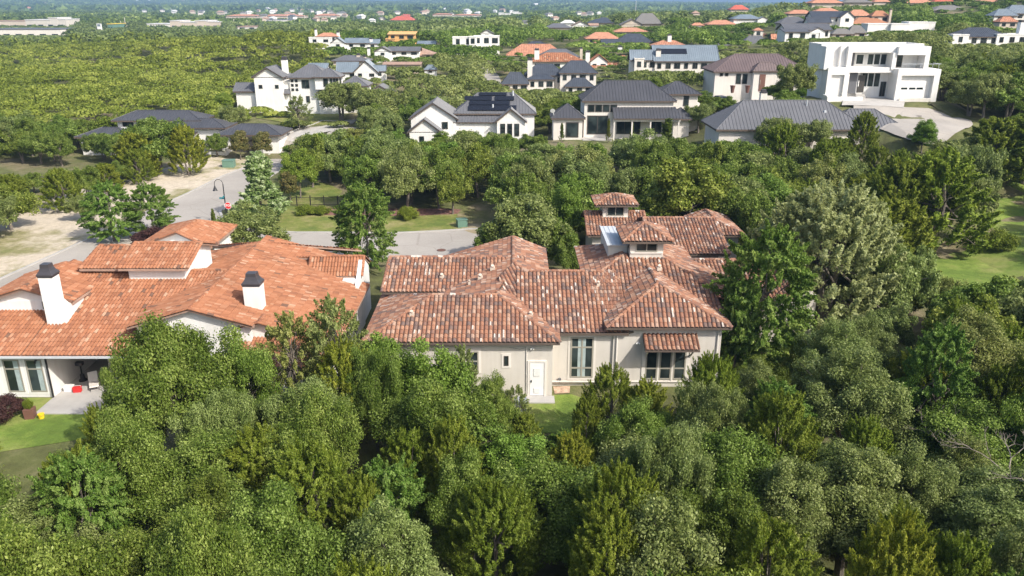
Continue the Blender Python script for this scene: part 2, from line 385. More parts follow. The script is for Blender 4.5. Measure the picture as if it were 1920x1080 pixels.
dry = G((860, 425), (880, 438), (905, 440), (935, 400), (925, 375), (880, 385), (855, 400))
sheet('dry_grass', dry, M['drygrass'], .06, 2)
dry2 = G((1120, 390), (1200, 388), (1200, 340), (1120, 345)); sheet('dry_grass', dry2, M['drygrass'], .06, 2); EXC.append(dry2)
rl = G((1862, 343), (2000, 343), (2000, 560), (1780, 560), (1700, 510), (1730, 468), (1800, 440), (1850, 410))
sheet('lawn', rl, M['lawn_rich'], .05, 1); EXC.append(G((1862, 343), (2000, 343), (2000, 520), (1800, 520), (1712, 505), (1735, 468), (1800, 440), (1850, 410)))
bare = G((1752, 480), (1775, 490), (1800, 475), (1850, 452), (1895, 462), (1900, 448), (1870, 440), (1850, 412), (1835, 425), (1790, 440), (1760, 462))
sheet('bare_soil', bare, M['drygrass'], .075, 2)
yl = [(-45, 40), (-31, 40.5), (-24, 43), (-24, 47.6), (-45, 47.6)]; sheet('lawn', yl, M['lawn_rich'], .03)
yl2 = G((940, 812), (1110, 812), (1110, 752), (1072, 740), (940, 745)); sheet('lawn', yl2, M['lawn_rich'], .03); EXC.append(G((1000, 806), (1092, 802), (1092, 752), (1072, 740), (1000, 745)))
sheet('lawn', [(14, 50), (26, 50), (30, 75), (15, 70)], M['lawn_rich'], .03)
hl = G((480, 222), (560, 236), (640, 232), (655, 214), (560, 207), (480, 212)); sheet('lawn', hl, M['lawn'], .08)
rd2 = G((500, 300), (600, 262), (628, 244), (660, 232), (690, 222), (680, 232), (655, 250), (640, 262), (560, 310)); sheet('road', rd2, M['road'], .09); EXC.append(rd2)
dr2 = G((528, 262), (590, 240), (640, 226), (668, 226), (640, 244), (560, 270)); sheet('driveway', dr2, M['concrete'], .11)
rd3 = G((900, 128), (915, 128), (935, 142), (940, 158), (905, 158)); sheet('road', rd3, M['road'], .12); EXC.append(rd3)
cul = G((1600, 196), (1680, 202), (1760, 208), (1818, 224), (1826, 240), (1780, 268), (1740, 276), (1690, 262), (1640, 240), (1600, 215)); sheet('road', cul, M['road'], .12, 1); EXC.append(cul)
drv = G((1578, 199), (1592, 176), (1700, 176), (1694, 204)); sheet('driveway', drv, M['concrete'], .15); EXC.append(drv)
hl2 = G((1742, 195), (1780, 192), (1815, 210), (1812, 218), (1760, 207)); sheet('lawn', hl2, M['drygrass'], .13)
clear = G((0, 105), (22, 107), (20, 122), (0, 122)); sheet('bare_soil', clear, M['verge'], .2); EXC.append(clear)

# ---------------------------------------------------------------- roofs and houses
VALLEY_SHADE = .80  # dark tint painted into the valleys between tile barrels as shade
def facet(mb, pts, style, rng, sc=1.0):
    """cover a planar polygon with tiles, seams or a plain skin"""
    P = [Vector(p) for p in pts]
    n = Vector((0, 0, 0))
    for i in range(len(P)):
        a, b = P[i], P[(i + 1) % len(P)]
        n += Vector(((a.y - b.y) * (a.z + b.z), (a.z - b.z) * (a.x + b.x), (a.x - b.x) * (a.y + b.y)))
    n.normalize()
    if n.z < 0: n = -n
    e = Vector((0, 0, 1)).cross(n)
    e = Vector((1, 0, 0)) if e.length < 1e-3 else e.normalized()
    u = n.cross(e)
    if u.z < 0: u = -u; e = -e
    o = min(P, key=lambda p: p.z)
    A = [(p - o).dot(e) for p in P]; B = [(p - o).dot(u) for p in P]
    if style == 'flat':
        mb.poly(P, rng.random()); return
    if style == 'barrel':
        cw, rh, prof, lip = .30, .40, [(0, 0), (.10, .05), (.3, .10), (.6, .10), (.82, .05), (.92, 0), (1, 0)], .045
    elif style == 'fine':
        cw, rh, prof, lip = .25, .46, [(0, 0), (.16, .05), (.4, .08), (.66, .05), (.85, 0), (1, 0)], .04
    elif style == 'coarse':
        cw, rh, prof, lip = .6, .9, [(0, 0), (.2, .06), (.5, .10), (.75, .03), (1, 0)], .05
    else:
        cw, rh, prof, lip = .5, 1e3, [(0, 0), (.06, .05), (.12, .05), (.18, 0), (1, 0)], 0
    a0, a1, b0, b1 = min(A) - cw, max(A) + cw, min(B) - .02, max(B) + .3
    V = []; Fc = []; T = []
    nc = int((a1 - a0) / cw) + 1; nr = max(1, int((b1 - b0) / rh) + 1)
    for i in range(nc):
        for j in range(nr):
            x = a0 + i * cw; y = b0 + j * rh; y2 = min(y + rh, b1 + .5) if nr > 1 else b1
            t = rng.random(); jt = rng.uniform(-.015, .015) if style in ('barrel', 'fine') else 0
            b = len(V)
            for (pa, ph) in prof:
                q = o + e * (x + pa * cw)
                V.append(q + u * (y + jt) + n * (ph + lip)); V.append(q + u * (y2 + .02) + n * ph)
            k = len(prof)
            for s in range(k - 1):
                Fc.append((b + 2 * s, b + 2 * s + 2, b + 2 * s + 3, b + 2 * s + 1)); T.append(t if style != 'barrel' else VALLEY_SHADE if (s == 0 or s >= k - 2) else (t - .25 if t > .945 and s != 2 else t))
            if lip:
                b2 = len(V)
                for (pa, ph) in prof: V.append(o + e * (x + pa * cw) + u * (y + jt) + n * (-.01))
                for s in range(k - 1):
                    Fc.append((b2 + s, b2 + s + 1, b + 2 * s + 2, b + 2 * s)); T.append(t)
    me = bpy.data.meshes.new('tmp'); me.from_pydata([tuple(v) for v in V], [], Fc)
    a = me.attributes.new('tint', 'FLOAT', 'FACE'); a.data.foreach_set('value', np.array(T, dtype=np.float32))
    bm = bmesh.new(); bm.from_mesh(me); bpy.data.meshes.remove(me)
    cen = sum(P, Vector()) / len(P)
    for i in range(len(P)):
        p, q = P[i], P[(i + 1) % len(P)]
        pn = (q - p).cross(n)
        if pn.length < 1e-6: continue
        if (cen - p).dot(pn) > 0: pn = -pn
        bmesh.ops.bisect_plane(bm, geom=bm.verts[:] + bm.edges[:] + bm.faces[:], dist=1e-5, plane_co=p, plane_no=pn, clear_outer=True)
    lay = bm.faces.layers.float['tint']
    bm.verts.index_update(); base = len(mb.v); mb.v += [tuple(v.co) for v in bm.verts]
    for f in bm.faces: mb.f.append(tuple(base + v.index for v in f.verts)); mb.t.append(f[lay])
    bm.free()
def cap(mb, a, b, rng, r=.14, step=.42, lift=.04):
    a = Vector(a); b = Vector(b); d = b - a; L = d.length
    if L < .1: return
    d /= L; s = d.cross(Vector((0, 0, 1))).normalized(); up = s.cross(d)
    n = max(1, round(L / step))
    for k in range(n):
        p = a + d * (L * k / n); q = a + d * (L * (k + 1) / n + .03); t = rng.random(); v = []
        for c, rr, ex in ((p, r * 1.08, .015), (q, r * .92, 0)):
            for i in range(6):
                an = math.pi * (i / 5)
                v.append(c + s * math.cos(an) * rr + up * (math.sin(an) * rr * .85 + lift - .03 + ex))
        mb.add(v, [(i, i + 1, i + 7, i + 6) for i in range(5)] + [(5, 4, 3, 2, 1, 0), (6, 7, 8, 9, 10, 11)], t)
class House:
    def __init__(s, name, label, loc=(0, 0, 0), rz=0, wall='wall_white', roof='tile_red', style='barrel', cat='house', u=1.0, seed=0, frame='frame_dark', group=None, fascia=None):
        s.root = empty(name, loc, rz, label, cat, group); s.w = MB(); s.wall = wall; s.roofm = roof; s.style = style; s.u = u
        s.rng = random.Random(seed); s.frame = frame; s.fm = fascia or 'fascia'
    def box(s, x0, x1, y0, y1, z0, z1):
        u = s.u; s.w.box(x0 * u, x1 * u, y0 * u, y1 * u, z0 * u, z1 * u)
    def facets(s, polys, caps=(), mat=None, style=None, slab=.14, name='roof', capr=.14):
        u = s.u; mb = MB(); style = style or s.style; mat = mat or s.roofm
        sl_ = MB()
        for pts in polys:
            P = [Vector(p) * u for p in pts]
            facet(mb, P, style, s.rng)
            sl_.prism([p - Vector((0, 0, .03)) for p in P], (0, 0, -slab))
        o = mb.build(name, M[mat], s.root, tint=True)
        sl_.build('fascia', M[s.fm], o)
        if caps and style != 'flat':
            cb = MB()
            for a, b in caps: cap(cb, Vector(a) * u, Vector(b) * u, s.rng, r=capr if style in ('barrel', 'coarse', 'fine') else .07, step=.42 if style in ('barrel', 'coarse', 'fine') else 30)
            cb.build('ridge_cap', M[mat], o, tint=True)
        return o
    def hip(s, rect, ze, ridge, zr, mat=None, style=None, inset=.45, slab=.14, skip=(), rake=True):
        x0, x1, y0, y1 = rect; xa, ya, xb, yb = ridge
        p00, p10, p11, p01 = (x0, y0, ze), (x1, y0, ze), (x1, y1, ze), (x0, y1, ze)
        ra, rb = (xa, ya, zr), (xb, yb, zr); ins = inset
        pol = []; caps = [] if ra == rb else [(ra, rb)]; e = 1e-3
        def gable(p, q, r, off, th):
            P, Qq, Rr = Vector(p), Vector(q), Vector(r); O = Vector(off)
            k = Vector((0, 0, .08 / s.u))
            m = (P + Qq) / 2
            f = .94
            pts = [m + (P - m) * f + O - k, m + (Qq - m) * f + O - k, Rr + O - k * 2.2]
            s.w.prism([v * s.u for v in pts], Vector(th))
        if abs(ya - yb) < e and abs(xa - xb) > e:      # ridge along x
            if 'f' not in skip: pol.append([p00, p10, rb, ra])
            if 'b' not in skip: pol.append([p11, p01, ra, rb])
            if abs(xa - x0) > e: pol.append([p01, p00, ra]); caps += [(p00, ra), (p01, ra)]
            else:
                gable(p01, p00, ra, (ins, 0, 0), (.2, 0, 0)); caps += [(p00, ra), (p01, ra)] if rake else []
            if abs(xb - x1) > e: pol.append([p10, p11, rb]); caps += [(p10, rb), (p11, rb)]
            else:
                gable(p10, p11, rb, (-ins, 0, 0), (-.2, 0, 0)); caps += [(p10, rb), (p11, rb)] if rake else []
        else:
            pol += [[p01, p00, ra, rb] if ra != rb else [p01, p00, ra], [p10, p11, rb, ra] if ra != rb else [p10, p11, ra]]
            if abs(ya - y0) > e: pol.append([p00, p10, ra]); caps += [(p00, ra), (p10, ra)]
            else:
                gable(p00, p10, ra, (0, ins, 0), (0, .2, 0)); caps += [(p00, ra), (p10, ra)] if rake else []
            if abs(yb - y1) > e: pol.append([p11, p01, rb]); caps += [(p11, rb), (p01, rb)]
            else:
                gable(p11, p01, rb, (0, -ins, 0), (0, -.2, 0)); caps += [(p11, rb), (p01, rb)] if rake else []
        return s.facets(pol, caps, mat, style, slab)
    def window(s, side, c, a0, a1, z0, z1, cols=1, rows=1, frame=None, fw=.09, pane='glass', trim=None, proud=.06, curtain=False, bars=None, name='window'):
        """side f/b: wall at y=c, spans x a0..a1; side l/r: wall at x=c, spans y"""
        u = s.u; a0, a1, z0, z1, c = a0 * u, a1 * u, z0 * u, z1 * u, c * u
        sg = -1 if side in 'fl' else 1
        def bx(mb, p0, p1, q0, q1, d0, d1):
            lo, hi = sorted((c + sg * d0, c + sg * d1))
            if side in 'fb': mb.box(p0, p1, lo, hi, q0, q1)
            else: mb.box(lo, hi, p0, p1, q0, q1)
        fr = MB(); d0 = -.02
        xs = [a0 + (a1 - a0) * i / cols for i in range(cols + 1)]
        zs = [z0 + (z1 - z0) * i / rows for i in range(rows + 1)] if bars is None else [z0 + (z1 - z0) * b for b in bars]
        h = fw / 2
        for i, x in enumerate(xs): bx(fr, x - h, x + h, z0 - h, z1 + h, d0, proud)
        for z in zs:
            for i in range(cols): bx(fr, xs[i] + h, xs[i + 1] - h, z - h, z + h, d0, proud - .004)
        o = fr.build(name, M[frame or s.frame], s.root)
        pb = MB(); bx(pb, a0 + .01, a1 - .01, z0 + .01, z1 - .01, d0 - .02, proud * .35); pb.build('pane', M[pane], o)
        if curtain:
            cb = MB(); w = (a1 - a0) / cols
            for i in range(cols):
                for t0, t1 in ((.62, .92),) if curtain == 1 and i == 0 else ((.06, .34),) if curtain == 1 else ((.25, .75),) if i == 1 else ():
                    bx(cb, xs[i] + w * t0, xs[i] + w * t1, z0 + .05, z1 - .05, 0, proud * .5)
            if cb.v: cb.build('curtain', M['curtain'], o)
        if trim:
            tb = MB(); w = .16
            for p0, p1, q0, q1 in ((a0 - h - w, a0 - h, z0 - h - w, z1 + h + w), (a1 + h, a1 + h + w, z0 - h - w, z1 + h + w), (a0 - h, a1 + h, z1 + h, z1 + h + w), (a0 - h, a1 + h, z0 - h - w, z0 - h)):
                bx(tb, p0, p1, q0, q1, d0, .035)
            tb.build('trim', M[trim], o)
        return o
    def chimney(s, x0, x1, y0, y1, z0, z1, cap_='box', mat=None, capmat='darkcap', ch=1.0):
        u = s.u; x0, x1, y0, y1, z0, z1 = [v * u for v in (x0, x1, y0, y1, z0, z1)]
        b = MB(); b.box(x0, x1, y0, y1, z0, z1); o = b.build('chimney', M[mat or s.wall], s.root)
        c = MB(); g = .06
        if cap_ == 'pagoda':
            h = ch
            c.box(x0 - .02, x1 + .02, y0 - .02, y1 + .02, z1 + .003, z1 + .12 * h)
            c.box(x0 - g, x1 + g, y0 - g, y1 + g, z1 + .12 * h, z1 + .24 * h)
            X0, X1, Y0, Y1 = x0 - g, x1 + g, y0 - g, y1 + g; zz = z1 + .24 * h
            for k, dz in ((.72, .25), (.80, .25), (.92, .3)):
                c.frustum(X0, X1, Y0, Y1, zz, zz + dz * h, k)
                cx, cy = (X0 + X1) / 2, (Y0 + Y1) / 2
                X0, X1 = cx + (X0 - cx) * k, cx + (X1 - cx) * k; Y0, Y1 = cy + (Y0 - cy) * k, cy + (Y1 - cy) * k; zz += dz * h
        else:
            c.box(x0 - g, x1 + g, y0 - g, y1 + g, z1 + .003, z1 + .12)
            c.box(x0 + .1, x1 - .1, y0 + .1, y1 - .1, z1 + .12, z1 + .12 + .35 * ch)
        c.build('chimney_cap', M[capmat], o)
        return o
    def part(s, name, mb, mat, parent=None, **k): return mb.build(name, M[mat], parent or s.root, **k)
    def done(s):
        s.w.build('wall', M[s.wall], s.root); return s.root

# ---------------------------------------------------------------- the mottled tile-roofed house in the middle
h = House('tile_roof_house', 'wide greige stucco house with a mottled red tile roof flecked with white tiles', wall='wall_grey', roof='tile_red', seed=3, frame='frame')
# walls
h.box(-9.5, 2.75, 48.65, 56.6, -1.8, 3.80)
h.box(2.70, 7.2, 50.25, 57, -1.8, 3.82)
h.box(7.0, 14.45, 50.10, 56, -1.8, 4.32)
h.box(-9.3, 0, 56.55, 63.6, -.5, 4.5)
h.box(-2.2, 2.5, 56, 65, -.5, 4.9)
h.box(5.75, 13.95, 55.1, 63.3, -.5, 5.7)
h.box(7.8, 14, 73.8, 80.4, -.5, 4.0)
h.box(12.9, 18.6, 68.05, 79, -.5, 3.92)
h.box(18.1, 21.5, 72.1, 78.3, -.5, 4.48)
h.box(14.2, 23.5, 57, 65, -.5, 3.9)
# roofs
h.hip((-10, 3.2, 48.17, 57.07), 3.8, (-5.67, 52.6, -1.0, 52.6), 5.58)                  # front left wing
h.facets([[(-9.85, 56.0, 4.5), (1.0, 56.0, 4.5), (1.0, 60.1, 6.02), (-9.75, 60.1, 6.02)], [(-9.75, 60.1, 6.02), (1.0, 60.1, 6.02), (1.0, 64.2, 4.5), (-9.85, 64.2, 4.5)]],
         [((-9.75, 60.1, 6.02), (.1, 60.1, 6.02)), ((-9.85, 56.0, 4.5), (-9.75, 60.1, 6.02))])
h.w.prism([(-9.3, 56.6, 4.45), (-9.3, 63.6, 4.45), (-9.3, 60.1, 5.75)], (.2, 0, 0))
h.facets([[(-5.7, 52.75, 4.32), (-1.0, 52.75, 5.72), (.1, 57.2, 6.05), (.1, 65.6, 6.05), (-5.7, 65.6, 4.32)],
          [(-1.0, 52.65, 5.60), (3.2, 52.65, 3.92), (3.2, 56.0, 3.92), (-1.0, 55.3, 5.60)],
          [(.1, 57.2, 6.12), (2.9, 57.2, 4.95), (2.9, 65.6, 4.95), (.1, 65.6, 6.12)],
          [(.1, 57.2, 6.10), (-1.0, 55.3, 5.68), (-1.0, 52.7, 5.2), (-3.5, 52.0, 4.6), (3.9, 52.8, 4.4)]],
         [((.1, 57.2, 6.12), (.1, 65.6, 6.12)), ((-1.0, 52.6, 5.62), (-1.0, 55.4, 5.70)), ((-1.0, 55.4, 5.72), (.1, 57.2, 6.12)), ((.1, 57.2, 6.12), (2.75, 54.2, 5.2)),
          ((-5.7, 65.6, 4.32), (.1, 65.6, 6.12)), ((2.9, 65.6, 4.95), (.1, 65.6, 6.12))])
h.w.prism([(-5, 65.0, 4.2), (2.6, 65.0, 4.7), (.1, 65.0, 5.9)], (0, -.2, 0))
h.facets([[(2.0, 49.8, 3.8), (8, 49.8, 3.8), (8, 55.9, 6.24), (.3, 55.9, 6.24), (.3, 51.5, 4.48)], [(.3, 55.9, 6.24), (7.4, 55.9, 6.24), (7.4, 59.5, 4.8), (.3, 59.5, 4.8)]],
         [((.9, 55.9, 6.24), (6.7, 55.9, 6.24))])                                      # middle, ridge left to right
h.facets([[(5.3, 54.55, 5.68), (14.4, 54.55, 5.68), (11.1, 57.85, 7.0), (8.6, 57.85, 7.0)], [(8.6, 57.85, 7.0), (5.3, 54.55, 5.68), (5.3, 63.8, 5.68), (8.6, 60.5, 7.0)],
          [(11.1, 57.85, 7), (14.4, 54.55, 5.68), (14.4, 63.8, 5.68), (11.1, 60.5, 7)], [(8.6, 60.5, 7), (11.1, 60.5, 7), (14.4, 63.8, 5.68), (5.3, 63.8, 5.68)]],
         [((8.6, 57.85, 7.0), (6.65, 55.9, 6.22)), ((11.1, 57.85, 7), (14.4, 54.55, 5.68)), ((5.3, 63.8, 5.68), (8.6, 60.5, 7)), ((14.4, 63.8, 5.68), (11.1, 60.5, 7))])
h.facets([[(7.5, 49.85, 3.78), (15.0, 52.0, 4.64), (14.4, 54.55, 5.66), (5.3, 54.55, 5.66)], [(14.4, 54.55, 5.66), (15.5, 53.3, 5.2), (16.6, 60, 4.8), (14.4, 60, 5.6)]],
         [((14.4, 54.55, 5.66), (15.4, 53.4, 5.25))])
h.hip((6.4, 14.98, 49.58, 58.5), 4.3, (10.3, 52.47, 10.2, 56.5), 6.5, skip=())          # front right wing
h.facets([[(13.5, 55.9, 3.95), (21.5, 55.9, 3.95), (21.5, 61, 5.5), (13.5, 61, 5.5)], [(13.5, 61, 5.5), (21.5, 61, 5.5), (21.5, 66, 3.95), (13.5, 66, 3.95)]], [((13.5, 61, 5.5), (21.5, 61, 5.5))])
h.hip((7.3, 13.2, 73.3, 80.9), 4.0, (7.3, 77.1, 13.2, 77.1), 5.45)                     # back wing
h.hip((12.6, 19.5, 67.5, 79.7), 3.9, (12.6, 73.6, 19.5, 73.6), 5.72)
h.hip((17.7, 22.0, 71.6, 78.7), 4.5, (19.7, 73.4, 19.5, 77.6), 5.5)
# towers
h.box(9.0, 11.5, 76.1, 79.0, 3.5, 6.42); h.hip((8.15, 12.4, 75.55, 79.55), 6.42, (9.9, 77.5, 10.6, 77.5), 7.15)
h.box(8.96, 11.47, 57.3, 60.5, 5.2, 8.27); h.hip((8.3, 12.1, 56.8, 61.0), 8.25, (10.2, 58.9, 10.2, 58.9), 9.2)
h.window('f', 57.3, 9.42, 10.98, 7.38, 8.12, 2, 1, fw=.08); h.window('f', 76.1, 9.45, 11.05, 5.3, 6.2, 2, 1, fw=.08)
h.window('l', 8.96, 57.6, 60.2, 7.38, 8.12, 2, 1, fw=.08)
b = MB(); b.box(9.0, 11.43, 57.22, 57.34, 7.2, 7.3); b.box(9.04, 11.46, 76.02, 76.14, 5.12, 5.22); h.part('window_sill', b, 'wall_cream')
b = MB(); b.box(7.42, 8.9, 58.3, 63.4, 5.4, 7.54); h.part('parapet', b, 'wall_grey')
b = MB(); b.box(7.30, 8.92, 58.15, 63.6, 7.545, 7.62); b.box(7.28, 7.36, 58.14, 63.62, 7.622, 7.68)
for k in range(4): b.box(7.6 + k * .36, 7.63 + k * .36, 58.2, 63.5, 7.622, 7.65)
h.part('metal_roof', b, 'membrane')
# awning over the triple window
ax0, ax1 = 9.0, 12.72
h.facets([[(ax0, 48.75, 2.98), (ax1, 48.75, 2.98), (ax1, 50.14, 3.62), (ax0, 50.14, 3.62)]], name='awning', slab=.1)
for x in (9.25, 12.35):
    b = MB(); b.box(x, x + .1, 49.99, 50.11, 1.9, 3.45); b.prism([(x + .02, 48.95, 2.92), (x + .02, 49.1, 2.92), (x + .02, 50.02, 2.1), (x + .02, 50.02, 1.95)], (.07, 0, 0)); h.part('bracket', b, 'wall_grey')
# windows, door and trim
h.window('f', 50.25, 4.12, 5.62, .28, 3.28, 2, 3, fw=.11, trim='wall_cream', curtain=1, bars=(0, .24, .765, 1))
for x0, x1 in ((9.36, 10.12), (10.34, 11.10), (11.32, 12.08)):
    h.window('f', 50.10, x0, x1, .22, 2.75, 1, 2, fw=.1, curtain=2 if x0 == 10.34 else False, bars=(0, .32, 1))
b = MB()
for x0, x1 in ((9.06, 9.31), (10.17, 10.29), (11.15, 11.27), (12.13, 12.38)): b.box(x0, x1, 50.04, 50.12, .05, 2.9)
h.part('window_surround', b, 'wall_cream')
h.window('f', 48.65, -2.95, -2.3, 1.55, 2.95, 1, 2, trim='wall_cream'); h.window('f', 48.65, -.52, -.26, 1.95, 2.62, 1, 1, fw=.06, frame='frame_dark', trim='wall_cream')
b = MB(); b.box(2.74, 14.5, 50.0, 50.115, -.02, .05); b.box(2.76, 2.83, 50.18, 50.24, -.6, 3.6)
h.part('belt_course', b, 'wall_cream')
b = MB(); b.box(1.22, 2.18, 48.58, 48.66, -.32, 2.16); d = h.part('door', b, 'white', bevel=.01)
b = MB(); b.box(1.47, 1.93, 48.55, 48.582, 1.15, 1.75); h.part('door_panel', b, 'frame_white', d); b = MB(); b.box(1.5, 1.9, 48.545, 48.583, -.12, .25); h.part('pet_flap', b, 'frame_white', d)
b = MB(); b.box(1.29, 1.36, 48.5, 48.582, .72, .86); h.part('handle', b, 'black', d)
b = MB(); b.box(1.06, 1.2, 48.55, 48.67, -.35, 2.3); b.box(2.2, 2.34, 48.55, 48.67, -.35, 2.3); b.box(1.2, 2.2, 48.55, 48.67, 2.18, 2.32); h.part('door_frame', b, 'wall_cream')
b = MB(); b.box(.92, 2.9, 47.6, 48.6, -.9, -.34); b.box(.86, 2.98, 45.9, 47.6, -1.4, -.46); h.part('concrete_step', b, 'concrete')
for p in ((1.35, 48.55, 3.25), (8.7, 50.0, 3.0), (13.6, 50.0, 4.1)):
    b = MB(); b.box(p[0] - .05, p[0] + .05, p[1], p[1] + .08, p[2] - .05, p[2] + .05); b.tube([(p[0] - .12, p[1] - .08, p[2] - .06), (p[0] - .03, p[1] + .02, p[2])], .06); b.tube([(p[0] + .12, p[1] - .08, p[2] - .06), (p[0] + .03, p[1] + .02, p[2])], .06)
    h.part('floodlight', b, 'frame_white')
h.rng.seed(4)
for x, y, z, w in ((-5.4, 57.6, 5.15, .28), (-2.4, 56.6, 5.45, .3), (-1.5, 57.9, 5.75, .3), (-3.2, 55.9, 5.25, .14), (-6.9, 50.6, 4.85, .26), (1.3, 50.9, 4.65, .26), (2.2, 53.3, 4.45, .22), (6.3, 54.3, 5.7, .2), (10.9, 55.5, 6.55, .28)):
    b = MB(); b.box(x - w * .6, x + w * .6, y - w * .5, y + w * .5, z - .1, z + .16); b.tube([(x, y + .02, z + .1), (x, y - .1, z + .32)], w * .45, 8); h.part('roof_vent', b, 'wall_tan')
b = MB()
for k in range(9): b.prism([(3.2 + k * .33, 58.6, 3.9), (3.3 + k * .33, 58.6, 3.9), (3.3 + k * .33, 58.6, 4.1), (3.2 + k * .33, 58.6, 4.1)], (-.2, 4.2, 0))
b.box(3.0, 6.3, 58.9, 59.1, 3.7, 3.88); b.box(3.0, 6.3, 62.2, 62.4, 3.7, 3.88); b.box(3.0, 3.15, 62.2, 62.38, 0, 3.7)
h.part('porch_roof_slats', b, 'tile_red')  # porch tile roof built as open slats, imitating its strong shadow bands
h.window('f', 72.1, 18.9, 20.1, 2.6, 3.7, 2, 1); h.window('f', 68.05, 14, 15.6, 1.2, 2.6, 2, 1)
b = MB(); b.box(16.2, 16.95, 57.6, 58.4, -.4, 2.9); h.part('stone_column', b, 'stone', bevel=.03)
b = MB(); b.box(14.6, 18.6, 57.4, 58.6, 2.9, 3.25); h.part('porch_beam', b, 'fascia')
for x, y, z0, z1, r_ in ((.98, 48.6, -.9, 3.3, .028), (-9.2, 48.58, -.9, 3.6, .05), (7.25, 50.02, -.9, 3.6, .045), (14.2, 50.02, -.9, 4.1, .045)):
    b = MB(); b.tube([(x, y, z0), (x, y, z1)], r_, 6); h.part('downpipe', b, 'wall_cream')
b = MB(); b.tube([(.98, 48.59, 3.28), (.5, 48.5, 3.2), (-.2, 48.5, 3.35)], .012, 4); h.part('cable', b, 'roof_grey')
b = MB(); b.box(3.25, 3.45, 50.12, 50.25, -.02, .2); b.tube([(3.35, 50.1, .05), (3.35, 50.0, -.02)], .03); h.part('hose_tap', b, 'roof_grey')
h.done()
# ---------------------------------------------------------------- the orange-roofed house on the left
L = House('tile_roof_house', 'large cream stucco house with bright orange clay tile roof and two dark capped chimneys', wall='wall_white', roof='tile_orange', style='fine', seed=8, frame='frame', fascia='roof_tan')
sl_ = lambda y: 3.3 + .3 * (y - 47.2)
L.facets([[(-32.2, 47.2, 3.3), (-24.2, 47.2, 3.3), (-21.3, 56.5, 6.09), (-32.2, 56.5, 6.09)], [(-46, 47.2, 3.3), (-32.2, 47.2, 3.3), (-32.2, 52.0, 4.74), (-46, 52.0, 4.74)],
          [(-32.2, 56.5, 6.09), (-21.3, 56.5, 6.09), (-25.5, 62, 4.5), (-32.2, 62, 4.5)]], [((-24.0, 56.5, 6.1), (-21.5, 56.5, 6.1))])       # long slope
L.facets([[(-21.3, 48.4, 6.1), (-21.3, 64, 6.1), (-26.6, 66, 4.5), (-25.6, 48.4, 4.82)], [(-21.3, 48.4, 6.1), (-17.2, 48.4, 4.905), (-17.2, 61.2, 4.905), (-21.3, 61.2, 6.1)],
          [(-17.2, 49.4, 4.905), (-11.7, 49.4, 3.3), (-11.7, 61.2, 3.3), (-17.2, 61.2, 4.905)],
          [(-21.3, 61.2, 6.1), (-12.9, 61.2, 3.65), (-12.9, 66, 3.65), (-21.3, 66, 6.1)], [(-21.3, 64, 6.1), (-13.5, 68, 4.2), (-29, 71, 3.6)]],
         [((-21.3, 48.4, 6.1), (-21.3, 64.0, 6.1)), ((-21.3, 48.4, 6.13), (-17.2, 48.4, 4.95)), ((-21.3, 48.4, 6.13), (-25.6, 48.4, 4.85)), ((-21.3, 64, 6.1), (-26.6, 66, 4.55))], capr=.11)
L.w.prism([(-25.1, 48.8, -.6), (-17.5, 48.8, -.6), (-17.5, 48.8, 4.75), (-21.3, 48.8, 5.85), (-25.1, 48.8, 4.75)], (0, .25, 0))
L.hip((-18.7, -15.3, 48.9, 50.3), 4.45, (-16.95, 48.9, -16.95, 50.3), 4.95, rake=True, slab=.06)
L.w.prism([(-18.2, 49.25, -.5), (-15.7, 49.25, -.5), (-15.7, 49.25, 4.5), (-16.95, 49.25, 4.85), (-18.2, 49.25, 4.5)], (0, .25, 0))
L.facets([[(-18.8, 46.2, 2.9), (-11.9, 46.2, 2.9), (-11.9, 49.3, 3.75), (-18.8, 49.3, 3.75)]])
L.box(-18.4, -12.3, 47, 49.2, -.6, 3.1)
L.box(-25, -12.2, 49.9, 60.9, -.6, 3.3); L.box(-24.9, -18, 50, 61, 3, 4.6)
L.box(-45.5, -30.95, 47.75, 51.9, -.6, 3.40); L.box(-36.8, -30.97, 51.7, 58, -.6, 3.42)
L.box(-30.95, -23.8, 54.2, 60, -.6, 4.2)
# raised block with its high strip of wall
L.box(-28.4, -24.25, 55.4, 60.8, 3.5, 6.75); L.hip((-28.9, -23.8, 54.9, 61.3), 6.75, (-28.9, 58.1, -23.8, 58.1), 7.8, inset=.42)
L.box(-31.8, -28.3, 56.4, 60.8, 3, 6.35); L.hip((-32.3, -28.6, 55.9, 61.2), 6.4, (-31.9, 58.6, -28.6, 58.6), 7.42)
L.box(-34, -28, 67, 76.4, 0, 4.0); L.hip((-34.5, -27.6, 69.2, 77), 4.0, (-30.5, 69.2, -30.3, 73.5), 5.5)
L.hip((-27, -24, 61, 67), 4.4, (-27, 63.5, -24, 63.5), 5.0)
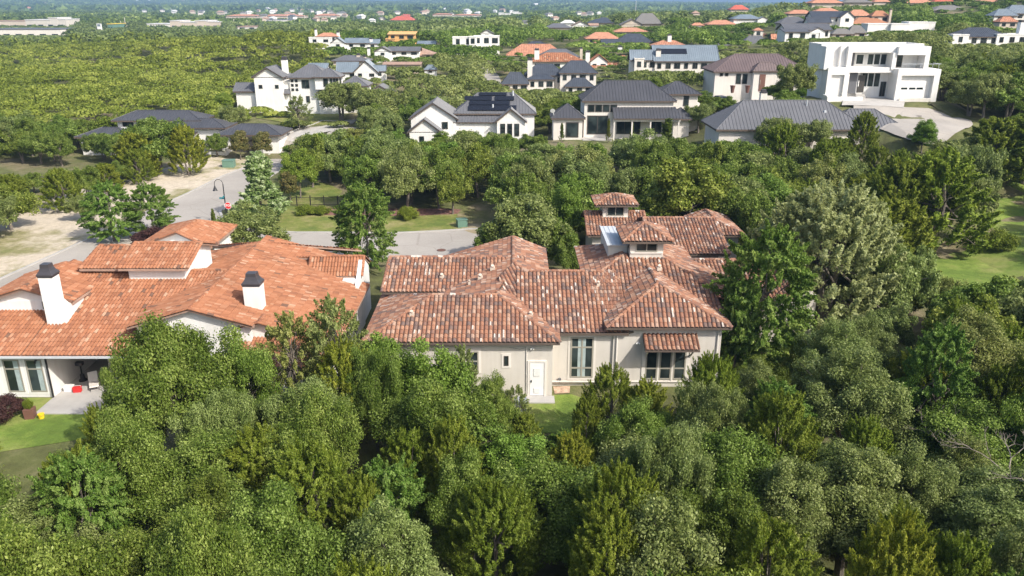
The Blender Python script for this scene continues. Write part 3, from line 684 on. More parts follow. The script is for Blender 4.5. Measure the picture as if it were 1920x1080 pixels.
# gabled block on the left
L.hip((-37.3, -30.6, 51.4, 57.2), 5.45, (-33.95, 51.4, -33.95, 57.2), 6.5)
L.box(-36.9, -31.0, 51.8, 57, 3.6, 5.42)
L.window('f', 51.8, -32.95, -32.65, 4.85, 5.35, 1, 1, fw=.05, frame='frame_dark')
L.facets([[(-37.0, 57, 4.9), (-33.95, 57, 6.3), (-33.95, 58.5, 6.3), (-37, 58.5, 4.9)], [(-33.95, 57, 6.3), (-30.8, 57, 5.2), (-30.8, 58.5, 5.2), (-33.95, 58.5, 6.3)]])
L.chimney(-31.95, -31.0, 50.25, 51.15, 3.6, 7.65, 'pagoda', ch=.85)
L.w.prism([(-31.02, 50.35, 3.9), (-30.62, 50.5, 4.2), (-30.62, 56.9, 5.6), (-31.02, 56.9, 5.6), (-31.02, 51.1, 5.2)], (.02, 0, 0))
L.w.prism([(-31.05, 50.4, 3.8), (-31.05, 53, 4.6), (-31.05, 53, 5.3), (-31.05, 51.2, 5.5), (-31.05, 50.4, 6.3)], (.35, 0, 0))
L.chimney(-18.5, -17.35, 51.0, 52.0, 3.8, 6.75, 'pagoda', ch=.85)
# small back right roof with its white end wall
L.hip((-16.6, -12.25, 60.8, 64.6), 4.15, (-16.6, 62.3, -12.25, 62.3), 5.4, inset=.35)
L.w.prism([(-12.62, 59.4, -.3), (-12.62, 64.4, -.3), (-12.62, 64.4, 3.9), (-12.62, 62.6, 5.2), (-12.62, 61.9, 5.2), (-12.62, 59.4, 3.4)], (.32, 0, 0))
L.box(-16.2, -12.7, 61.2, 64.2, 2, 4.1); L.box(-13.7, -12.34, 60.2, 64.35, -.3, 4.02)
L.facets([[(-20, 62.5, 5.2), (-13, 62.5, 5.2), (-13, 66.5, 4.0), (-20, 66.5, 4.0)]])
L.window('r', -12.22, 53.2, 54.4, .8, 2.4, 1, 1); L.window('r', -12.22, 56.4, 57.6, .8, 2.4, 1, 1)
# gutter, windows and the covered patio
b = MB(); b.box(-46, -24.2, 47.06, 47.18, 3.16, 3.28); L.part('gutter', b, 'membrane')
for x in (-33.85, -32.35):
    L.window('f', 47.75, x, x + 1.02, .45, 2.75, 1, 2, fw=.09, bars=(0, .72, 1), curtain=1, trim='wall_white')
L.window('f', 47.75, -36.4, -35.2, .45, 2.75, 1, 2, fw=.09, bars=(0, .72, 1), curtain=1)
b = MB(); b.box(-30.93, -24, 47.5, 47.62, 2.95, 3.2); b.box(-30.92, -30.84, 47.5, 47.6, -.1, 2.95); L.part('porch_screen_track', b, 'black')
b = MB(); b.box(-30.95, -24, 47.68, 54.15, -.6, .02); b.box(-30.9, -24.5, 45.3, 47.66, -.6, .09); L.part('patio_slab', b, 'concrete')
b = MB(); b.box(-30.9, -24, 47.7, 54.1, 3.05, 3.12); L.part('porch_ceiling', b, 'wall_tan')
b = MB(); b.box(-25.2, -24.7, 47.7, 48.2, 0, 3.0); L.part('porch_column', b, 'stone')
b = MB(); b.box(-28.6, -28.4, 50.8, 54.1, .02, 3.0); L.part('porch_wall', b, 'stone')
L.window('f', 54.2, -28.1, -26.2, .1, 2.4, 1, 1, frame='frame')
b = MB(); b.tube([(-31.6, 47.7, 2.75), (-31.6, 47.55, 2.75), (-31.6, 47.5, 2.6)], .07); L.part('wall_lamp', b, 'black')
L.done()
# things on and beside the patio
r = empty('planter', (-30.9, 44.9, -.1), .2, 'brown square planter holding a leafy green plant beside the left house patio', 'planter')
b = MB(); b.frustum(-.27, .27, -.27, .27, 0, .8, 1.12); b.build('pot', M['brown'], r, bevel=.015)
PLANT_SPOT = r
r = empty('bucket', (-30.15, 44.8, -.05), 0, 'yellow plastic bucket beside the brown planter', 'bucket')
b = MB(); b.tube([(0, 0, 0), (0, 0, .36)], [.15, .19], 14); b.tube([(0, 0, .361), (0, 0, .40)], [.205, .205], 14); b.build('body', M['yellow'], r)
b = MB(); b.tube([(-.2, 0, .37), (-.12, -.16, .28), (.12, -.16, .28), (.2, 0, .37)], .012, 5); b.build('handle', M['black'], r)
r = empty('cooler', (-29.75, 48.5, .02), .15, 'small red cooler box on the covered patio floor', 'cooler')
b = MB(); b.box(-.26, .26, -.17, .17, 0, .30); b.build('body', M['red'], r, bevel=.03)
b = MB(); b.box(-.27, .27, -.18, .18, .302, .37); b.build('lid', M['red'], r, bevel=.02)
b = MB(); b.tube([(-.27, 0, .3), (-.25, 0, .45), (.25, 0, .45), (.27, 0, .3)], .014, 5); b.build('handle', M['white'], r)
r = empty('storage_box', (-30.4, 48.65, .02), .05, 'white box standing left of the red cooler on the patio', 'box')
b = MB(); b.box(-.28, .28, -.2, .2, 0, .34); b.build('body', M['white'], r, bevel=.02); b = MB(); b.box(-.3, .3, -.22, .22, .342, .39); b.build('lid', M['frame_white'], r)
r = empty('patio_heater', (-30.25, 50.2, .02), 0, 'black stand with a hooded top on the covered patio behind the red cooler', 'stand')
b = MB(); b.tube([(0, 0, 0), (0, 0, .08)], .28, 12); b.tube([(0, 0, .08), (0, 0, .5)], [.17, .13], 10); b.build('base', M['black'], r)
b = MB(); b.tube([(0, 0, .5), (0, 0, 1.2)], .05); b.build('pole', M['black'], r)
b = MB(); b.box(-.28, .22, -.16, .16, 1.2, 1.45); b.build('hood', M['black'], r, bevel=.03)
r = empty('lounge_chair', (-28.9, 49.1, .02), .5, 'pale reclined lounge chair on the covered patio right of the red cooler', 'chair')
b = MB(); b.box(-.3, .3, -.6, .35, .28, .36); b.build('seat', M['wall_cream'], r, bevel=.02)
b = MB(); b.prism([(-.3, .35, .3), (-.3, .42, .3), (-.3, .95, .85), (-.3, .88, .85)], (.6, 0, 0)); b.build('backrest', M['wall_cream'], r)
for x in (-.27, .27):
    for y in (-.5, .35): b = MB(); b.tube([(x, y, 0), (x, y, .28)], .025); b.build('leg', M['black'], r)
r = empty('air_conditioner', (.55, 46.9, -.45), 0, 'grey blue air conditioning unit on the ground left of the white back door', 'air conditioner')
b = MB(); b.box(-.4, .4, -.4, .4, 0, .75); b.build('cabinet', M['roof_blue'], r, bevel=.03)
b = MB(); b.tube([(0, 0, .752), (0, 0, .79)], [.33, .30], 16); b.build('fan_grille', M['membrane'], r)
for k in range(7):
    b = MB() if k == 0 else b; b.box(-.405, .405, -.415, -.403, .1 + k * .085, .13 + k * .085)
b.build('louvre', M['roof_grey'], r)
structure(sheet('gravel_bed', [(2.95, 49.0), (4.0, 49.1), (4.1, 50.1), (2.9, 50.1)], M['gravel'], .05))

# ---------------------------------------------------------------- street furniture
p = (-34.2, 92.0, .0); r = empty('street_lamp', p, 0, 'tall black lamp post with a curved arm and bell shade at the street corner', 'street lamp')
b = MB(); b.tube([(0, 0, 0), (0, 0, .5), (0, 0, .55), (0, 0, 5.0)], [.13, .12, .075, .055], 10); b.build('pole', M['black'], r)
b = MB(); b.tube([(0, 0, 5.0)] + [(-.5 + .5 * math.cos(t), 0, 5.0 + .55 * math.sin(t)) for t in [i * math.pi / 8 for i in range(1, 9)]] + [(-1.0, 0, 4.75)], .035, 8); b.build('arm', M['black'], r)
b = MB(); b.tube([(-1, 0, 4.78), (-1, 0, 4.6), (-1, 0, 4.35), (-1, 0, 4.2)], [.06, .12, .2, .30], 12); b.build('lamp_shade', M['black'], r)
b = MB(); b.box(-.62, -.06, -.012, .012, 3.18, 3.4); b.box(-.02, .02, -.5, .1, 3.42, 3.62)
b.build('street_name_sign', M['teal'], r)
r = empty('stop_sign', (-33.65, 91.3, .0), 0, 'red octagonal stop sign on a post under the street lamp', 'stop sign')
b = MB(); b.tube([(0, .03, 0), (0, .03, 2.9)], .035, 6); b.build('post', M['membrane'], r)
def octa(rad, y0, y1):
    b = MB(); pts = [(rad * math.cos(math.pi / 8 + k * math.pi / 4), y0, 2.55 + rad * math.sin(math.pi / 8 + k * math.pi / 4)) for k in range(8)]
    b.prism(pts, (0, y1 - y0, 0)); return b
o = octa(.43, -.01, 0).build('sign_border', M['white'], r); octa(.395, -.016, -.011).build('sign_face', M['red'], r)
fc = bpy.data.curves.new('lettering', 'FONT'); fc.body = 'STOP'; fc.size = .36; fc.extrude = .004; fc.align_x = 'CENTER'; fc.align_y = 'CENTER'; fc.offset = .008
tm = bpy.data.objects.new('tmp', fc); COL.objects.link(tm); bpy.context.view_layer.update()
lm = bpy.data.meshes.new_from_object(tm.evaluated_get(bpy.context.evaluated_depsgraph_get())); bpy.data.objects.remove(tm)
t = link(bpy.data.objects.new('lettering', lm), r); t.location = (0, -.024, 2.55); t.rotation_euler = (math.pi / 2, 0, 0); lm.materials.clear(); lm.materials.append(M['white'])
# iron fence on the lawn
r = empty('iron_fence', (0, 0, 0), 0, 'black iron picket fence between the lawn and the trees across the road', 'fence')
fx0, fx1 = -33.5, -21.0
b = MB()
for z in (.2, 1.15): b.box(fx0, fx1, 100.9, 100.94, z + .1, z + .14)
b.build('rail', M['black'], r); b = MB(); k = fx0
while k < fx1: b.box(k, k + .02, 100.9, 100.93, .05, 1.4); k += .16
b.build('picket', M['black'], r)
for i in range(8): b = MB(); x = fx0 + i * (fx1 - fx0) / 7; b.box(x - .05, x + .05, 100.86, 100.98, 0, 1.55); b.build('post', M['black'], r)
g = ground(866, 425)
r = empty('utility_box', (g[0], g[1], g[2]), .3, 'teal green utility box on the grass at the end of the lawn', 'utility box')
b = MB(); b.box(-.6, .6, -.5, .5, 0, .9); b.build('cabinet', M['green_box'], r, bevel=.04); b = MB(); b.box(-.65, .65, -.55, .55, .903, .98); b.build('lid', M['green_box'], r, bevel=.02)
g = ground(430, 313)
r = empty('utility_box', g, .1, 'green utility box beside the street before the white wing wall', 'utility box')
b = MB(); b.box(-.9, .9, -.8, .8, 0, 1.1); b.build('cabinet', M['green_box'], r, bevel=.04); b = MB(); b.box(-.95, .95, -.85, .85, 1.103, 1.18); b.build('lid', M['green_box'], r, bevel=.02)
r = empty('manhole_cover', (-7.6, 81.3, tz(-7.6, 81.3) + .05), 0, 'round rusty manhole cover in the pale cul-de-sac', 'manhole cover')
b = MB(); b.tube([(0, 0, 0), (0, 0, .02)], .42, 20); b.build('lid', M['brown'], r); b = MB(); b.tube([(0, 0, 0), (0, 0, .012)], .5, 20); b.build('ring', M['fascia'], r)
g = ground(1722, 219)
r = empty('manhole_cover', (g[0], g[1], g[2] + .16), 0, 'round manhole cover in the upper cul-de-sac before the white modern house', 'manhole cover')
b = MB(); b.tube([(0, 0, 0), (0, 0, .02)], .42, 20); b.build('lid', M['fascia'], r); b = MB(); b.tube([(0, 0, 0), (0, 0, .012)], .5, 20); b.build('ring', M['concrete'], r)

# ---------------------------------------------------------------- foliage
NR = np.random.default_rng(11)
def unit(a): return a / (np.linalg.norm(a, axis=-1, keepdims=True) + 1e-9)
def leafquads(C, N, size, asp=.55, T=None, rng=NR):
    """one lozenge leaf (or leaf spray) per centre C, facing N"""
    n = len(C); N = unit(N)
    r = rng.normal(size=(n, 3)) if T is None else T
    t = unit(r - (r * N).sum(1, keepdims=True) * N); b = np.cross(N, t)
    s = (size * (.7 + .6 * rng.random(n)))[:, None]
    V = np.stack([C - t * s, C + b * s * asp, C + t * s, C - b * s * asp], 1)
    return V.reshape(-1, 3)
def crown_round(w, h, z0, nc, nl, ls, rng, cr=(.55, 1.0), flat=.8, gap=.35):
    """broad crown: many leaf clumps round an uneven dome"""
    d = unit(rng.normal(size=(nc, 3))); d[:, 2] = np.abs(d[:, 2]) * 1.15 - .28; d = unit(d)
    lump = 1 + .22 * np.sin(d[:, 0] * 4 + rng.random() * 6) + .13 * np.sin(d[:, 1] * 5 + rng.random() * 6) + .1 * np.sin(d[:, 2] * 7 + rng.random() * 6)
    rad = lump * (.50 + .46 * rng.random(nc) ** .6)
    c = d * rad[:, None] * np.array([w / 2, w / 2, h * .56]); c[:, 2] += z0 + h * .42
    R_ = rng.uniform(*cr, nc); tone = rng.normal(0, .13, nc)
    V = []; T = []
    k = rng.integers(int(nl * .6), int(nl * 1.4), nc)
    ci = np.repeat(np.arange(nc), k); n = len(ci)
    u = unit(rng.normal(size=(n, 3))); r = (.45 + .55 * rng.random(n) ** .5) * np.where(rng.random(n) < .14, 1.35, 1)
    P = c[ci] + u * (r * R_[ci])[:, None] * np.array([1, 1, flat])
    P += rng.normal(size=(n, 3)) * .10
    Nn = u * .75 + rng.normal(size=(n, 3)) * .55 + np.array([0, 0, .35])
    keep = (P[:, 2] > z0 - .2); P, Nn, ci = P[keep], Nn[keep], ci[keep]; n = len(P)
    t = np.clip(.5 + tone[ci] + rng.normal(0, .24, n), 0, 1)
    return leafquads(P, Nn, ls, .6, rng=rng), t, c
def crown_spray(w, h, z0, ns, nl, ls, rng, shape='cone', length=(.8, 1.5), rad=.2, up=.8, asp=.35):
    """crown of foliage-covered twigs pushing up and outwards"""
    ph = rng.random(ns) * 2 * math.pi; v = rng.random(ns) ** .85
    if shape == 'cone': prof = (1 - v) ** .62 * (.75 + .3 * np.sin(v * 9))
    elif shape == 'dome': prof = np.sqrt(np.clip(1 - v ** 2.2, 0, 1))
    else: prof = np.sin(np.pi * np.clip(.12 + v * .86, 0, 1)) ** .6
    prof = prof * (1 + .16 * np.sin(ph * 3 + rng.random() * 6) + .1 * np.sin(ph * 5))
    q = (.45 + .45 * rng.random(ns) ** .5)
    rr = prof * w / 2 * q
    B = np.stack([np.cos(ph) * rr, np.sin(ph) * rr, z0 + v * h * .86], 1)
    out = np.stack([np.cos(ph), np.sin(ph), np.zeros(ns)], 1)
    D = unit(out * (1.1 - .6 * v)[:, None] + np.array([0, 0, up]) + rng.normal(size=(ns, 3)) * .25)
    L = rng.uniform(*length, ns) * (1.1 - .35 * v)
    tone = rng.normal(0, .14, ns)
    ci = np.repeat(np.arange(ns), nl); n = len(ci); s = rng.random(n)
    R_ = rad * (1.15 - s * .95)
    P = B[ci] + D[ci] * (L[ci] * s)[:, None] + unit(rng.normal(size=(n, 3))) * (R_ * rng.random(n) ** .4)[:, None]
    P[:, 2] -= .12 * (s * L[ci]) ** 2 if up < .5 else 0
    T = D[ci] + rng.normal(size=(n, 3)) * .45
    Nn = rng.normal(size=(n, 3)) * .8 + out[ci] * .6 + np.array([0, 0, .9])
    t = np.clip(.42 + tone[ci] + .22 * s + rng.normal(0, .20, n), 0, 1)
    return leafquads(P, Nn, ls, asp, T, rng), t, B + D * L[:, None] * .5
def trunkmesh(name, H, z0, pts, rng, r0=.16, nlimb=9, lean=.2, stems=1, mat='bark'):
    b = MB(); pr = random.Random(int(rng.integers(1e6)))
    for s in range(stems):
        an = pr.random() * 6.28; dx, dy = math.cos(an) * lean, math.sin(an) * lean
        if stems > 1: dx *= 2.2; dy *= 2.2
        top = Vector((dx, dy, z0 + H * .25)); base = Vector((dx * .15, dy * .15, -.3))
        mid = base.lerp(top, .5) + Vector((pr.uniform(-.08, .08), pr.uniform(-.08, .08), 0))
        b.tube([base, mid, top], [r0 * 1.25, r0, r0 * .75], 7)
        crown_top = Vector((dx * .6, dy * .6, z0 + H * .72)); b.tube([top, top.lerp(crown_top, .5) + Vector((.1, -.1, 0)), crown_top], [r0 * .72, r0 * .45, r0 * .15], 6)
        for k in range(nlimb):
            c = Vector(pts[int(rng.integers(len(pts)))]); st = top.lerp(crown_top, pr.random() * .6)
            m = st.lerp(c, .5) + Vector((0, 0, pr.uniform(-.1, .25)))
            b.tube([st, m, c], [r0 * .42, r0 * .26, r0 * .08], 5)
    return b.mesh(name, M[mat])
KINDS = {}
def kind(key, cname, tname, n, fn, leaf, H, z0, **tk):
    """n variants of one kind of tree: (crown mesh, trunk mesh, nominal height, nominal width)"""
    out = []
    for i in range(n):
        rng = np.random.default_rng(hash_(key) + i * 17)
        V, t, pts = fn(rng)
        cm = quadmesh('crown', V, len(V) // 4, M[leaf], t)
        tm = trunkmesh('trunk', H, z0, pts, rng, **tk)
        r = np.sort(np.hypot(V[:, 0], V[:, 1])); out.append((cm, tm, float(np.sort(V[:, 2])[int(len(V) * .995)]), float(r[int(len(r) * .97)] * 2)))
    KINDS[key] = out
def hash_(s): return sum(ord(c) * (i + 3) for i, c in enumerate(s))
kind('oak', 0, 0, 3, lambda g: crown_round(7.5, 6.2, 1.2, 150, 560, .078, g, cr=(.42, .85)), 'leaf_oak', 5, 1.2, r0=.2, stems=2)
kind('oakmid', 0, 0, 3, lambda g: crown_round(7.5, 6.0, 1.3, 110, 300, .135, g, cr=(.45, .9)), 'leaf_oak', 5, 1.2, r0=.2, stems=2)
kind('greynear', 0, 0, 3, lambda g: crown_round(7.0, 6.0, 1.2, 170, 440, .072, g, cr=(.35, .7)), 'leaf_grey', 5, 1.2, r0=.2, stems=2)
kind('grey', 0, 0, 3, lambda g: crown_round(7.5, 5.6, 1.4, 120, 280, .125, g, cr=(.4, .8)), 'leaf_grey', 5, 1.2, r0=.2, stems=2)
kind('cedar', 0, 0, 5, lambda g: crown_spray(5.8, 6.0, .2, 380, 170, .076, g, ('egg', 'dome', 'egg')[int(g.integers(3))], (.55, 1.25), .25, float(g.uniform(.3, .75))), 'leaf_cedar', 5.6, .5, r0=.16)
kind('cedarmid', 0, 0, 3, lambda g: crown_spray(5.6, 6.2, .5, 250, 110, .14, g, 'dome', (.8, 1.4), .27, .75), 'leaf_cedar', 5.6, .5, r0=.16, stems=2)
kind('elm', 0, 0, 3, lambda g: crown_spray(5.4, 7.0, .7, 250, 190, .085, g, 'egg', (1.0, 1.9), .30, .30, .6), 'leaf_elm', 6, 1.2, r0=.13, nlimb=16)
kind('bright', 0, 0, 2, lambda g: crown_round(4.4, 5.6, .8, 100, 330, .085, g, cr=(.35, .65)), 'leaf_bright', 5, 1.1, r0=.12)
kind('pale', 0, 0, 2, lambda g: crown_spray(8.0, 6.2, .3, 620, 130, .085, g, 'dome', (.7, 1.35), .32, .7, .5), 'leaf_pale', 5, .6, r0=.18, stems=3)
kind('magnolia', 0, 0, 1, lambda g: crown_spray(4.6, 8.0, .6, 260, 110, .13, g, 'cone', (.7, 1.2), .36, .5, .6), 'leaf_white', 7, 1.0, r0=.14)
kind('dark', 0, 0, 2, lambda g: crown_round(7.0, 6.4, 1.2, 130, 500, .082, g, cr=(.42, .85)), 'leaf_dark', 5, 1.2, r0=.2)
kind('cypress', 0, 0, 1, lambda g: crown_spray(1.2, 6.5, .2, 90, 90, .10, g, 'cone', (.5, .9), .16, 2.2), 'leaf_dark', 5.5, .3, r0=.08, nlimb=2, lean=.01)
kind('shrub', 0, 0, 2, lambda g: crown_round(2.4, 1.6, .05, 50, 260, .06, g, cr=(.25, .42)), 'leaf_cedar', 1.2, .1, r0=.04, nlimb=5)
kind('plum', 0, 0, 1, lambda g: crown_round(4.0, 3.0, .4, 70, 260, .085, g, cr=(.35, .6)), 'leaf_red', 2.4, .4, r0=.07, nlimb=8, stems=2)
kind('rust', 0, 0, 1, lambda g: crown_round(3.4, 5.6, .8, 60, 190, .14, g, cr=(.4, .6)), 'leaf_rust', 4.4, .9, r0=.10)
kind('sparse', 0, 0, 2, lambda g: crown_spray(5.2, 6.0, 1.2, 150, 120, .085, g, 'egg', (.8, 1.5), .34, .45, .6), 'leaf_grey', 5, 1.7, r0=.10, nlimb=26, stems=2)
# a leafless kind
def deadtree(seed):
    b = MB(); pr = random.Random(seed)
    def br(p, d, L, r, n):
        q = p + d * L; b.tube([p, p.lerp(q, .5) + Vector((pr.uniform(-.1, .1), pr.uniform(-.1, .1), pr.uniform(-.05, .1))) * L, q], [r, r * .8, r * .55], 5)
        if n:
            for _ in range(pr.choice((2, 3))):
                e = (d + Vector((pr.uniform(-1, 1), pr.uniform(-1, 1), pr.uniform(-.35, .6)))).normalized(); br(q, e, L * pr.uniform(.55, .85), r * .6, n - 1)
    for k in range(4):
        a = k * 1.6 + pr.random(); br(Vector((0, 0, 2.6)), Vector((math.cos(a), math.sin(a), .5)).normalized(), 1.2, .045, 4)
    return b.mesh('branch', M['deadwood'])
NAMES = {'oak': 'oak_tree', 'oakmid': 'oak_tree', 'grey': 'oak_tree', 'greynear': 'oak_tree', 'cedar': 'cedar_tree', 'cedarmid': 'cedar_tree', 'elm': 'elm_tree', 'bright': 'leafy_tree', 'pale': 'mesquite_tree',
         'magnolia': 'magnolia_tree', 'dark': 'oak_tree', 'cypress': 'cypress_tree', 'shrub': 'shrub', 'plum': 'plum_tree', 'rust': 'magnolia_tree', 'sparse': 'elm_tree'}
PLACED = []      # x, y, radius
TR = random.Random(5)
def tree(k, x, y, H, Wd, label, group=None, z=None, var=None, rz=None):
    vs = KINDS[k]; cm, tm, h0, w0 = vs[(var if var is not None else TR.randrange(len(vs))) % len(vs)]
    zz = tz(x, y) if z is None else z
    r = empty(NAMES[k], (x, y, zz - .05), TR.random() * 6.28 if rz is None else rz, label, 'shrub' if k == 'shrub' else 'tree', group)
    r.scale = (Wd / w0, Wd / w0, H / h0)
    link(bpy.data.objects.new('crown', cm), r)
    if H > 1.3: link(bpy.data.objects.new('trunk', tm), r)
    PLACED.append((x, y, Wd / 2)); return r
def ptree(k, px, top, base, wpx, label, group=None, var=None, z=None, dy=0):
    """a tree standing where the photograph shows its foot"""
    g = ground(px, base) if z is None else at(px, base, z=z)
    x, y, zz = g; y += dy
    lo, hi = .5, 25
    for _ in range(30):
        m = (lo + hi) / 2
        if Q(x, y, zz + m)[1] > top: lo = m
        else: hi = m
    D = Q(x, y, zz)[2]
    return tree(k, x, y, lo, wpx * D / F, label, group, z=zz, var=var)
T = ptree
# trees that can be told apart
T('magnolia', 495, 286, 412, 92, 'tall silvery green tree with glossy pale leaves beside the street corner')
T('bright', 563, 280, 372, 62, 'small bright green tree just right of the silvery green street corner tree')
T('rust', 545, 322, 378, 34, 'narrow rust tinged young tree at the foot of the small bright green tree')
T('elm', 690, 345, 508, 118, 'tall feathery elm standing between the two tiled houses in front of the cul-de-sac', var=0)
T('grey', 470, 392, 484, 150, 'spreading grey green oak behind the orange roof at the side of the road', var=1)
T('cypress', 408, 392, 470, 15, 'thin dark cypress left of the spreading oak behind the orange roof')
T('elm', 215, 342, 452, 98, 'left one of two feathery elms beside the street above the orange roof', var=1)
T('elm', 290, 345, 446, 84, 'right one of two feathery elms beside the street above the orange roof', var=2)
T('grey', 155, 368, 414, 52, 'small thin grey bush like tree alone on the stony verge', var=2)
T('plum', 298, 425, 470, 95, 'low purple leaved tree behind the raised orange roof')
T('oakmid', 848, 322, 402, 62, 'small oak with a pale bare trunk at the edge of the mulch bed', var=0)
T('rust', 452, 246, 300, 34, 'left one of two brownish magnolias at the white garage driveway')
T('rust', 494, 248, 300, 36, 'right one of two brownish magnolias at the white garage driveway')
T('pale', 1538, 352, 605, 300, 'huge pale grey green feathery tree right of the mottled tile roof', var=0)
T('pale', 1478, 385, 560, 140, 'pale feathery tree leaning against the left side of the huge pale one', var=1)
T('cedarmid', 1740, 285, 470, 190, 'big yellow green cedar at the left edge of the right hand lawn', var=0)
T('cedarmid', 1665, 300, 470, 130, 'big cedar between the huge pale tree and the cedar at the lawn', var=1)
T('grey', 1800, 330, 445, 90, 'bare grey twiggy cedar edge tree reaching over the lawn', var=0)
T('elm', 1420, 430, 690, 190, 'tall fresh green elm covering the right end of the mottled tile roof', var=0)
T('elm', 1375, 520, 705, 90, 'smaller elm in front of the tall one at the right wall corner', var=2)
T('grey', 990, 378, 505, 160, 'grey green oak at the right end of the lower cul-de-sac', var=0)
T('oakmid', 930, 420, 505, 90, 'dark oak whose branches hang over the edge of the lower cul-de-sac', var=1)
T('bright', 1060, 330, 470, 75, 'bright green tree left of the small roof tower', var=0)
T('oakmid', 1060, 425, 520, 90, 'oak between the mottled ridge and the back wing', var=2)
T('oakmid', 1290, 300, 460, 190, 'broad oak directly behind the back wing with the small roof tower', var=2)
T('oakmid', 1230, 290, 400, 130, 'oak above the small roof tower beside the dry clearing', var=0)
T('grey', 1190, 250, 345, 120, 'grey green oak at the far side of the dry clearing', var=1)
T('bright', 1728, 226, 286, 54, 'small round green tree at the edge of the upper cul-de-sac')
T('cedarmid', 1612, 210, 300, 60, 'green cedar poking up before the wide grey seamed roof', var=2)
T('grey', 1482, 120, 196, 74, 'drooping grey green tree left of the white modern house', var=2)
T('cypress', 1248, 222, 285, 34, 'fat dark cypress at the right corner of the charcoal hip roofed villa')
T('cypress', 1053, 230, 268, 11, 'thin cypress by the left corner window of the charcoal hip roofed villa')
T('cypress', 1140, 222, 268, 10, 'thin cypress right of the large glass doors of the charcoal hip roofed villa')
T('cypress', 1184, 222, 264, 10, 'thin cypress before the covered terrace of the charcoal hip roofed villa')
T('sparse', 563, 180, 245, 52, 'small open branched oak on the grass before the white two storey house')
T('grey', 640, 155, 228, 92, 'leaning many stemmed oak below the white two storey house', var=0)
T('grey', 700, 160, 232, 96, 'wide oak right of the many stemmed oak near the white two storey house', var=1)
T('oakmid', 300, 225, 325, 112, 'round oak before the sprawling dark metal roof on the left', var=1)
T('cedarmid', 355, 235, 328, 70, 'cedar with a bare pale trunk at the right edge of the verge wood', var=2)
T('cedarmid', 262, 246, 335, 84, 'cedar standing left of the round oak before the dark metal roof', var=0)
T('bright', 420, 175, 216, 46, 'bright green tree left of the white two storey house')
T('cedarmid', 1850, 222, 345, 130, 'tall cedar behind the far end of the right hand lawn', var=1)
T('cedarmid', 1920, 215, 345, 150, 'cedar cut by the right edge of the picture above the lawn', var=2)
T('grey', 1785, 255, 340, 110, 'grey green oak behind the yellow green cedar at the lawn', var=1)
T('oakmid', 1885, 140, 235, 120, 'round oak on the slope right of the upper cul-de-sac', var=0)
T('oakmid', 1810, 128, 192, 90, 'oak right of the white modern house above its dry grass', var=1)
T('grey', 1768, 118, 178, 70, 'small oak at the right wall of the white modern house', var=2)
T('oakmid', 1925, 100, 190, 110, 'oak high on the slope at the right edge of the picture', var=2)
# in front of the houses
T('oak', 360, 606, 860, 235, 'largest dark green oak overlapping the patio end of the orange roofed house', var=0)
T('oak', 285, 680, 890, 110, 'left shoulder oak beside the patio of the orange roofed house', var=1)
T('oak', 470, 650, 850, 150, 'oak right of the largest one below the second chimney', var=2)
T('sparse', 640, 562, 790, 130, 'open crowned tree rising in the gap between the two tiled houses', var=0)
T('sparse', 560, 590, 800, 120, 'thin crowned tree before the small white gable of the orange roofed house', var=1)
T('bright', 730, 640, 800, 130, 'lush green tree hiding the left corner of the greige wall', var=0)
T('bright', 820, 648, 830, 135, 'green tree with gaps showing the greige wall behind it', var=1)
T('sparse', 870, 650, 800, 70, 'slim sapling in front of the left window of the greige wall', var=1)
T('sparse', 965, 725, 830, 60, 'low open bush like sapling by the air conditioning unit', var=0)
T('cedar', 1098, 742, 850, 62, 'small cedar at the right edge of the little back lawn', var=3)
T('oak', 925, 712, 860, 100, 'oak hiding the foot of the greige wall left of the small square window', var=2)
T('cedar', 985, 778, 880, 80, 'low cedar right before the concrete step of the white back door', var=1)
T('elm', 1055, 808, 900, 90, 'young elm at the near edge of the little back lawn', var=1)
T('cedar', 1140, 688, 830, 105, 'cedar with upright tips below the tall four pane window', var=0)
T('cedar', 1205, 715, 860, 110, 'cedar in front of the wall left of the awning window', var=1)
T('cedar', 1320, 668, 850, 120, 'cedar covering the lower right of the awning window', var=2)
T('plum', 12, 748, 785, 80, 'reddish brown clipped hedge under the left house windows').name = 'hedge'
T('shrub', 572, 384, 402, 42, 'leftmost round shrub in the mulch bed')
T('shrub', 602, 386, 402, 36, 'second round shrub in the mulch bed beside the leftmost')
T('shrub', 648, 388, 402, 34, 'round shrub in the mulch bed just left of the feathery elm')
T('shrub', 762, 388, 412, 40, 'bright round shrub in the mulch bed right of the feathery elm')
T('shrub', 1870, 432, 470, 60, 'low shrub on the bare patch of the right lawn')
T('shrub', 728, 520, 545, 26, 'small green shrub between the two tiled houses')
r = tree('shrub', -30.9, 44.9, .75, .55, 'tall leafy green plant growing in the brown planter', z=.62)
r.name = 'potted_plant'; r['category'] = 'plant'
g = at(1775, 800, z=3.6); r = empty('dead_tree', (g[0], g[1], .4), 0, 'bare dead tree with pale twisted branches in the dark gap at the right', 'tree')
dm = deadtree(4); link(bpy.data.objects.new('branch', dm), r)
b = MB(); b.tube([(0, 0, -1.2), (.1, 0, 1), (0, 0, 2.7)], [.14, .11, .08], 7); b.build('trunk', M['deadwood'], r); r.scale = (.7, .7, .8)
g = at(1905, 860, z=4.5); r = empty('dead_tree', (g[0], g[1], .8), 2, 'bare dead tree with pale branches at the right edge of the picture', 'tree')
link(bpy.data.objects.new('branch', dm), r); b = MB(); b.tube([(0, 0, -1.2), (.1, 0, 1), (0, 0, 2.7)], [.14, .11, .08], 7); b.build('trunk', M['deadwood'], r)

